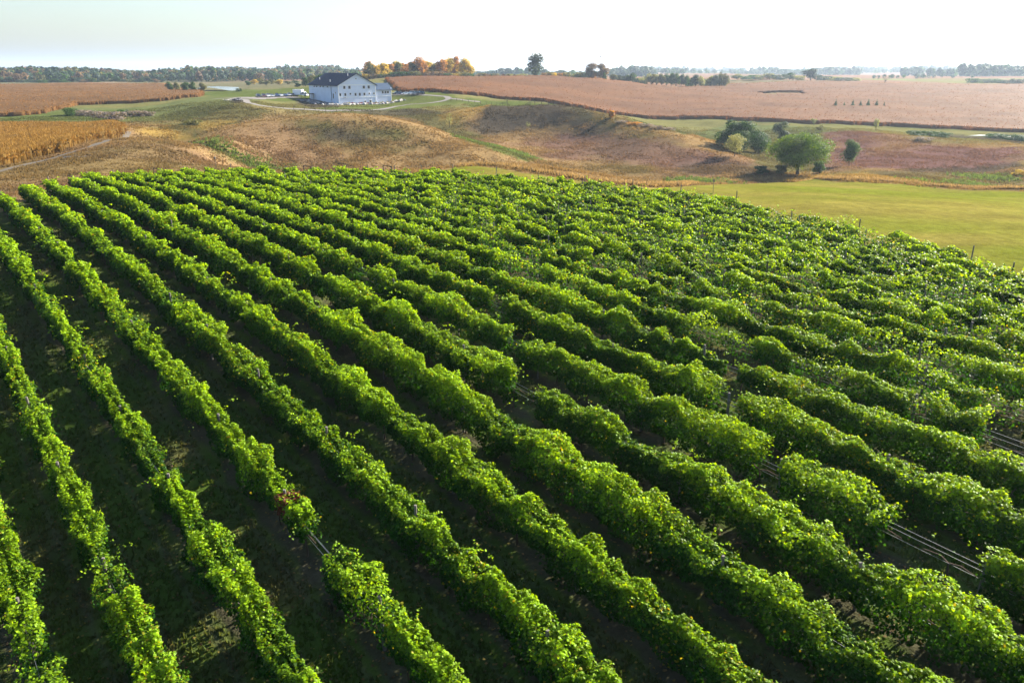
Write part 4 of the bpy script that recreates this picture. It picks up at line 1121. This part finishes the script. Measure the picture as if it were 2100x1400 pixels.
sd = MB(); sd.box((-.05, 5.5, 4.45), (.1, 1.3, 2.5)); sd = sd.build('door', mat_white, barn); MB().box((-.115, 5.5, 4.4), (.03, 1.05, 2.3)).build('door_leaf', mat_bronze, sd)
MB().box((-.1, 7.6, 5.8), (.16, .16, 7.2)).build('downpipe', mat_dark, barn)
window(3.0, 6.0, .7, .9, barn, 0.0, True)
# annex
b = MB(); AE, AR = 7.3, 10.0; x0, x1, y0, y1 = W_ + .0, W_ + 9.2, .9, 9.9; ym = (y0 + y1) / 2
x0 += .003
b.add([(x0, y0, -3), (x1, y0, -3), (x1, y1, -3), (x0, y1, -3), (x0, y0, AE), (x1, y0, AE), (x1, y1, AE), (x0, y1, AE), (x0, ym, AR), (x1, ym, AR)],
      [(0, 1, 5, 4), (1, 2, 6, 9, 5), (2, 3, 7, 6), (3, 0, 4, 8, 7), (3, 2, 1, 0), (4, 5, 9, 8), (6, 7, 8, 9)])
an = b.build('annex', mat_side2, barn)
def slaby(y0, z0, y1, z1, x0, x1, th=.2):
    bb = MB(); v = [(x0, y0, z0), (x1, y0, z0), (x1, y1, z1), (x0, y1, z1)]
    return bb.add(v + [(a, c, d + th) for a, c, d in v], [(3, 2, 1, 0), (4, 5, 6, 7), (0, 1, 5, 4), (1, 2, 6, 5), (2, 3, 7, 6), (3, 0, 4, 7)])
s2 = (AR - AE) / (ym - y0); r = slaby(y0 - .7, AE - .7 * s2 + .03, ym, AR + .03, W_ + .05, x1 + .7); r2 = slaby(ym, AR + .03, y1 + .7, AE - .7 * s2 + .03, W_ + .05, x1 + .7); r.add(r2.v, r2.f)
mat_roof2 = plain('slate_blue_roof', (.035, .055, .09), .4, .5, .1, .4)
r.build('roof', mat_roof2, an)
for x in (24.4, 25.9, 27.3): window(x, 5.9, 1.0, 1.15, an, y0)
trim('trim', [((x1 - .12, y0 - .04, 2.6), (.3, .12, 11)), (((W_ + x1) / 2, y0 - .035, 4.1), (8.6, .11, .24))], an)

# small pergola at the back corner of the left wall
Bm = Matrix.Translation(barn.location) @ Matrix.Rotation(rad(37), 4, 'Z')
def bw(x, y, z=0): return Bm @ Vector((x, y, z))
q = bw(-3.2, 29.5); q.z = float(H(q.x, q.y)); pg = link('pergola', None); pg.location = q; pg.rotation_euler = (0, 0, rad(37))
MB().box((0, 0, 2.75), (5.0, 5.5, .35)).build('canopy', mat_dark, pg)
for sx_ in (-2.3, 2.3):
    for sy_ in (-2.5, 2.5): MB().box((sx_, sy_, 1.2), (.14, .14, 2.8)).build('leg', mat_dark, pg)
tag(pg, 'dark flat pergola at the rear corner of the barn side wall', 'pergola')

# ---------------------------------------------------------------- vehicles
def car_meshes(kind):
    # profile along x: (x, z low, z high, half width low, half width high)
    if kind == 'suv': prof = [(-2.3, .45, .85, .82), (-2.25, .32, 1.0, .88), (-1.2, .28, 1.05, .92), (0, .26, 1.06, .92), (1.0, .28, 1.03, .92), (1.9, .32, .92, .88), (2.3, .42, .72, .78)]; cab = [(-2.1, 1.0, .80), (-1.9, 1.66, .68), (.2, 1.70, .70), (1.05, 1.04, .80)]
    else: prof = [(-2.3, .45, .80, .80), (-2.2, .30, .92, .86), (-1.2, .26, .95, .90), (0, .24, .95, .90), (1.0, .26, .92, .90), (1.9, .30, .80, .86), (2.3, .40, .62, .74)]; cab = [(-1.75, .90, .76), (-1.1, 1.38, .62), (.2, 1.40, .62), (1.15, .92, .78)]
    v, f = [], []
    for x, z0, z1, w in prof: v += [(x, -w, z0), (x, w, z0), (x, w, (z0 + z1) / 2 + .1), (x, w * .93, z1), (x, -w * .93, z1), (x, -w, (z0 + z1) / 2 + .1)]
    n = len(prof)
    for i in range(n - 1):
        for k in range(6): f.append((i * 6 + k, (i + 1) * 6 + k, (i + 1) * 6 + (k + 1) % 6, i * 6 + (k + 1) % 6))
    f.append(tuple(range(6))); f.append(tuple((n - 1) * 6 + k for k in reversed(range(6))))
    body = MB(); body.add(v, f)
    a, b_, c, d = cab
    rf = [(b_[0], -b_[2], b_[1] + .02), (c[0], -c[2], c[1] + .02), (c[0], c[2], c[1] + .02), (b_[0], b_[2], b_[1] + .02)]
    body.add(rf + [(x, y, z + .05) for x, y, z in rf], [(3, 2, 1, 0), (4, 5, 6, 7), (0, 1, 5, 4), (1, 2, 6, 5), (2, 3, 7, 6), (3, 0, 4, 7)])
    gl = MB(); gl.add([(x, s * w, z) for x, z, w in cab for s in (-1, 1)], [(0, 2, 4, 6), (7, 5, 3, 1), (0, 1, 3, 2), (2, 3, 5, 4), (4, 5, 7, 6), (1, 0, 6, 7)])
    return body.mesh('body'), gl.mesh('windows')


mat_tyre = plain('tyre', (.02, .02, .02), .9, .1, .1, 3); mat_rim = plain('rim', (.4, .4, .42), .3, .6, .05, 3, metal=.8)
mat_lamp = plain('lamp_lens', (.7, .7, .7), .2, .6, .03, 3)
wheel_me = MB().tube([(0, -.11, 0), (0, .11, 0)], [.34, .34], 14).mesh('wheel'); wheel_me.materials.append(mat_tyre)
rim_me = MB().tube([(0, -.125, 0), (0, .125, 0)], [.19, .19], 10).mesh('rim'); rim_me.materials.append(mat_rim)
lamp_me = MB().box((0, 0, 0), (.12, .34, .14)).mesh('headlight'); lamp_me.materials.append(mat_lamp)
CARM = {k: car_meshes(k) for k in ('suv', 'sedan')}
for k in CARM: CARM[k][1].materials.append(mat_glass)
PAINT = {}
def car(kind, cname, colr, loc, rz, label):
    root = link('parked_car', None); root.location = loc; root.rotation_euler = (0, 0, rz)
    if (kind, cname) not in PAINT:
        m, nt, p = new_mat(cname + '_paint'); p.inputs['Base Color'].default_value = (*colr, 1); p.inputs['Roughness'].default_value = .25; p.inputs['Coat Weight'].default_value = .6
        me = CARM[kind][0].copy(); me.materials.append(m); PAINT[(kind, cname)] = me
    link('body', PAINT[(kind, cname)], None, root); link('windows', CARM[kind][1], None, root)
    for x in (-1.4, 1.4):
        for y in (-.84, .84):
            w = link('wheel', wheel_me, None, root, (x, y, .34)); link('rim', rim_me, None, w)
    for y in (-.55, .55): link('headlight', lamp_me, None, root, (2.22, y, .62))
    tag(root, label, 'car', 'cars parked beside the barn'); return root


rs = random.Random(9)
CC = {'black': (.012, .012, .015), 'white': (.75, .75, .75), 'navy': (.02, .04, .12), 'silver': (.38, .40, .43), 'maroon': (.10, .02, .02)}
LEFT = [(530, 'black', 'suv', 'black SUV at the left end of the row in the gravel lot'), (541, 'maroon', 'suv', 'dark maroon SUV second from the left in the gravel lot'), (550, 'white', 'suv', 'white SUV third from the left in the gravel lot'),
        (558, 'silver', 'sedan', 'silver sedan between the white SUV and the navy one in the lot'), (568, 'navy', 'suv', 'navy SUV in the middle of the gravel lot'), (576, 'white', 'sedan', 'white sedan just right of the navy SUV in the lot'),
        (585, 'navy', 'sedan', 'navy sedan fourth from the truck in the lot'), (593, 'silver', 'suv', 'silver SUV near the white truck in the lot'), (600, 'maroon', 'sedan', 'maroon sedan parked next to the white truck')]
for i, (px, cn, kd, lb) in enumerate(LEFT):
    q = at(px, 200.5 - i * .35); car(kd, cn, CC[cn], q + Vector((0, 0, .1)), rad(-60 + rs.uniform(-5, 5)), lb)
RIGHT = [(813, 'black', 'suv', 'black SUV nearest the annex on the right drive'), (822, 'navy', 'sedan', 'navy sedan second from the annex on the right drive'), (832, 'white', 'sedan', 'white sedan with slanted windscreen on the right drive'),
         (843, 'white', 'suv', 'white SUV in the middle of the right drive'), (852, 'silver', 'suv', 'silver SUV beside the white one on the right drive'), (862, 'black', 'suv', 'black SUV at the far right end of the drive')]
for i, (px, cn, kd, lb) in enumerate(RIGHT):
    q = at(px, 194.8); car(kd, cn, CC[cn], q + Vector((0, 0, .1)), rad(200 + rs.uniform(-8, 8)), lb)
# box truck
q = at(617, 198.5); tk = link('box_truck', None); tk.location = q + Vector((0, 0, .1)); tk.rotation_euler = (0, 0, rad(-18))
MB().box((-1.3, 0, 2.15), (5.2, 2.4, 2.7)).build('cargo_box', mat_white, tk)
cb = MB(); cb.add([(1.45, -1.1, .6), (1.45, 1.1, .6), (1.45, 1.1, 2.5), (1.45, -1.1, 2.5), (2.5, -1.1, 2.5), (2.5, 1.1, 2.5), (3.0, -1.1, 1.6), (3.0, 1.1, 1.6), (4.0, -1.0, 1.4), (4.0, 1.0, 1.4), (4.1, -1.0, .6), (4.1, 1.0, .6)],
                  [(0, 3, 4, 6, 8, 10), (1, 11, 9, 7, 5, 2), (0, 1, 2, 3), (3, 2, 5, 4), (4, 5, 7, 6), (6, 7, 9, 8), (8, 9, 11, 10), (0, 10, 11, 1)])
c_ = cb.build('cab', mat_white, tk); MB().add([(2.56, -1.0, 2.42), (2.56, 1.0, 2.42), (3.02, 1.0, 1.66), (3.02, -1.0, 1.66)], [(0, 1, 2, 3), (3, 2, 1, 0)][:1]).build('windscreen', mat_glass, c_)
MB().box((2.1, -1.105, 2.0), (.8, .02, .6)).build('side_window', mat_glass, c_)
MB().box((0, 0, .72), (7.6, .9, .16)).build('chassis', mat_dark, tk)
for x in (-2.4, 3.1):
    for y in (-.95, .95):
        w = link('wheel', wheel_me, None, tk, (x, y, .45)); w.scale = (1.3, 1.3, 1.3); link('rim', rim_me, None, w)
tag(tk, 'white box truck parked between the cars and the barn', 'truck')

# ---------------------------------------------------------------- stones and planting around the barn
mat_rock = plain('limestone', (.34, .32, .30), .9, .15, .25, 1.2, bump=.4); mat_rock2 = plain('dark_fieldstone', (.13, .125, .14), .9, .15, .3, 1.2, bump=.4)
rocks = []
for i in range(6):
    r0 = random.Random(40 + i); b = MB(); n1, n2 = 8, 5; vs = [(0, 0, .46)]
    for a in range(1, n2):
        t_ = math.pi * a / n2
        for c in range(n1):
            g_ = 2 * math.pi * c / n1; rr_ = .5 * r0.uniform(.8, 1.15); vs.append((math.sin(t_) * math.cos(g_) * rr_ * 1.3, math.sin(t_) * math.sin(g_) * rr_, max(-.45, math.cos(t_) * rr_ * .85)))
    vs.append((0, 0, -.45)); fs = [(0, 1 + c, 1 + (c + 1) % n1) for c in range(n1)]
    for a in range(n2 - 2):
        for c in range(n1): fs.append((1 + a * n1 + c, 1 + (a + 1) * n1 + c, 1 + (a + 1) * n1 + (c + 1) % n1, 1 + a * n1 + (c + 1) % n1))
    fs += [(1 + (n2 - 2) * n1 + (c + 1) % n1, 1 + (n2 - 2) * n1 + c, len(vs) - 1) for c in range(n1)]
    b.add(vs, fs)
    for mt_ in (mat_rock, mat_rock2):
        me = b.mesh('boulder'); me.materials.append(mt_); rocks.append(me)
def boulder(x, y, s, dark, label, group):
    o = link('boulder', rocks[random.randrange(6) * 2 + (1 if dark else 0)]); o.location = (x, y, float(H(x, y)) + s * .22); o.scale = (s * random.uniform(.9, 1.6), s, s * random.uniform(.7, 1.0)); o.rotation_euler = (0, 0, random.uniform(0, 6)); tag(o, label, 'boulder', group)
for i in range(44):
    f_ = i / 43.0; q = bw(-8 + 42 * f_, -6.5 + random.uniform(-1.2, 1.2) + 4 * f_); boulder(q.x, q.y, random.uniform(.9, 1.7), False, 'pale limestone boulder edging the bed below the gable wall', 'pale boulders below the gable')
for i in range(60):
    u_, v_ = random.random(), random.random(); q = bw(-2.0 - 13 * u_ * (1 - .3 * v_), -3 + 27 * v_); boulder(q.x, q.y, random.uniform(.8, 1.8), random.random() < .75, 'stone in the rock bank below the barn side wall', 'rock bank stones')
for i in range(30):
    q = bw(1.5 + i * .95 + random.uniform(-.5, .5), -2.6 + random.uniform(-1.3, 1.3)); loc = Vector((q.x, q.y, float(H(q.x, q.y))))
    px_ = 700 + i; kd = 'maroon' if i % 3 else 'pale'
    if kd == 'maroon' and 'maroon' not in PAL: PAL['maroon'] = [(.16, .02, .05), (.22, .04, .07), (.10, .02, .03)]
    if ('bed', kd) not in TEMPL: TEMPL[('bed', kd)] = [make_tree('shrub', 1.3, 1.6, kd, 880 + len(TEMPL), 160, .22, 6, .03, 'shrub', trunk_r=.03), False]
    t, used = TEMPL[('bed', kd)]; o = copy_tree(t) if used else t; TEMPL[('bed', kd)][1] = True
    o.location = loc; o.scale = (random.uniform(.8, 1.2),) * 3; o.rotation_euler = (0, 0, random.uniform(0, 6))
    tag(o, 'maroon shrub in the bed under the gable wall' if kd == 'maroon' else 'pale green shrub in the bed under the gable wall', 'shrub', 'planting under the gable wall')
q = at(470, 207); 
b = MB()
for i in range(9): b.tube([(random.uniform(-2, 2), random.uniform(-1.5, 1.5), random.uniform(.1, .5)), (random.uniform(-2, 2), random.uniform(-1.5, 1.5), random.uniform(.2, .9))], [.14, .1], 5)
o = b.build('brush_pile', mat_rock, loc=at(466, 207)); tag(o, 'heap of pale debris left of the gravel path bend', 'debris')
b = MB()
for i in range(12): b.tube([(random.uniform(-2.5, 2.5), random.uniform(-1.5, 1.5), random.uniform(.1, .5)), (random.uniform(-2.5, 2.5), random.uniform(-1.5, 1.5), random.uniform(.2, 1.2))], [.2, .16], 5)
o = b.build('log_pile', mat_rock2, loc=at(484, 207)); tag(o, 'dark log pile beside the gravel path bend', 'log pile')
b = MB()
for i in range(14):
    a = random.uniform(-.5, .5); x = random.uniform(-2.2, 2.2); y = random.uniform(-.8, .8); b.tube([(x, y, .12), (x + 1.3 * math.cos(a), y + 1.3 * math.sin(a), .3)], [.07, .03], 5)
o = b.build('driftwood', plain('bleached_wood', (.50, .44, .38), .9, .1, .15, 3), loc=at(150, 324)); tag(o, 'scatter of bleached sticks on the tan slope', 'sticks')

# ---------------------------------------------------------------- fences, poles and the mast
def rail_fence(pts, step, hgt, label, name='rail_fence', rails=(.55, 1.0)):
    P = [Vector(p) for p in pts]; D_ = [0]
    for a, b_ in zip(P[:-1], P[1:]): D_.append(D_[-1] + (b_ - a).xy.length)
    n_ = int(D_[-1] / step); Q_ = []
    for i in range(n_ + 1):
        s_ = D_[-1] * i / n_; x = float(np.interp(s_, D_, [p_.x for p_ in P])); y = float(np.interp(s_, D_, [p_.y for p_ in P])); Q_.append(Vector((x, y, float(H(x, y)))))
    root = link(name, None); root.location = Q_[0]
    for q_ in Q_: link('post', fence_post, None, root, q_ - Q_[0]).scale = (1, 1, hgt / 1.3)
    for r_ in rails: MB().tube([tuple(q_ - Q_[0] + Vector((0, 0, r_ * hgt))) for q_ in Q_], [.035] * len(Q_), 5).build('rail', mat_postd, root)
    return tag(root, label, 'fence')
mat_postd = plain('brown_post', (.10, .07, .05), .85, .1, .2, 3)
fence_post = MB().box((0, 0, .5), (.16, .16, 1.6)).mesh('post'); fence_post.materials.append(mat_postd)
rail_fence([at(*p_) for p_ in ((925, 207), (947, 209), (975, 213), (1000, 216), (1040, 216), (1090, 215.5), (1130, 217), (1160, 220))], 2.9, 1.4, 'long rail fence with dark posts along the crest of the second knoll')
rail_fence([at(*p_) for p_ in ((560, 221), (600, 224), (640, 227), (690, 229))], 4.2, 1.2, 'short rail fence beside the gravel path below the barn')
# headland frames and pole at the vineyard edge
def pole(name, px, py, h, label, box=True, r=.04, mat=None, cat='pole'):
    q_ = at(px, py, 60); root = link(name, None); root.location = q_
    MB().tube([(0, 0, -.2), (0, 0, h)], [r, r], 6).build('shaft', mat or mat_post, root)
    if box:
        bb = MB(); bb.box((0, 0, h + .15), (.2, .2, .28)); bb.add([(-.15, -.15, h + .3), (.15, -.15, h + .3), (.15, .15, h + .3), (-.15, .15, h + .3), (0, -.15, h + .4), (0, .15, h + .4)], [(0, 1, 4), (2, 3, 5), (1, 2, 5, 4), (3, 0, 4, 5), (3, 2, 1, 0)]); bb.build('box', mat_post, root)
    return tag(root, label, cat)
pole('birdhouse_pole', 1462, 397, 1.7, 'thin pole with a small nest box on the mown lawn behind the vines', True, .035, None, 'birdhouse')
pole('birdhouse_pole', 443, 346, 1.6, 'thin pole with a small nest box above the back edge of the vines', True, .035, None, 'birdhouse')
def end_frame(k, label):
    t1 = float(row_end(k)) + 1.0; x, y = row_xy(k, t1); x2, y2 = row_xy(k, t1 + 2.4); root = link('brace_frame', None); root.location = (x, y, float(H(x, y))); dv = Vector((x2 - x, y2 - y, float(H(x2, y2)) - root.location.z))
    for v_ in (Vector((0, 0, 0)), dv): MB().tube([v_ + Vector((0, 0, -.2)), v_ + Vector((0, 0, 2.3))], [.08, .075], 7).build('post', mat_postd, root)
    MB().tube([Vector((0, 0, 2.2)), dv + Vector((0, 0, 2.2))], [.06, .06], 6).build('crossbar', mat_postd, root); tag(root, label, 'post frame')
end_frame(6, 'dark two-post brace frame at the far end of the seventh row'); end_frame(10, 'dark two-post brace frame standing above the upper left vines'); end_frame(16, 'brace frame at the middle of the back edge of the vines'); end_frame(19, 'brace frame near the small strip of mown grass')
q = place(1230, 2300); h = z_of(1230, 73, 2300) - q.z
ms = link('radio_mast', None); ms.location = q
b = MB(); 
for a in range(3):
    c, s_ = .9 * math.cos(a * 2.094), .9 * math.sin(a * 2.094); b.tube([(c, s_, 0), (c, s_, h)], [.45, .45], 4)
n_ = int(h / 3)
for i in range(n_):
    for a in range(3):
        a0, a1 = a * 2.094, (a + 1) * 2.094; b.tube([(.9 * math.cos(a0), .9 * math.sin(a0), i * 3), (.9 * math.cos(a1), .9 * math.sin(a1), i * 3 + 3)], [.09, .09], 3)
mat_mast = plain('mast_steel', (.5, .5, .52), .5, .4, .1, 1)
b.build('lattice', mat_mast, ms)
for zz in (h - 1, h - 6, h * .46): MB().tube([(0, 0, zz), (0, 0, zz + 2.6)], [1.6, 1.6], 10).build('antenna', mat_dark, ms)
tag(ms, 'very tall thin lattice radio mast on the horizon', 'mast')
# ---------------------------------------------------------------- haze: a pale, even air over the whole land
hz = MB().box((0, 3000, 45), (26000, 26000, 190)).build('haze', None)
hm = bpy.data.materials.new('haze_air'); hm.use_nodes = True; hn = hm.node_tree; hn.nodes.clear()
ho = hn.nodes.new('ShaderNodeOutputMaterial'); pv = hn.nodes.new('ShaderNodeVolumePrincipled')
pv.inputs['Color'].default_value = (.66, .80, 1.0, 1); pv.inputs['Density'].default_value = .00010; pv.inputs['Anisotropy'].default_value = .35
hn.links.new(pv.outputs[0], ho.inputs['Volume']); hz.data.materials.append(hm)
tag(hz, 'pale blue haze that fades the far fields', kind='stuff')
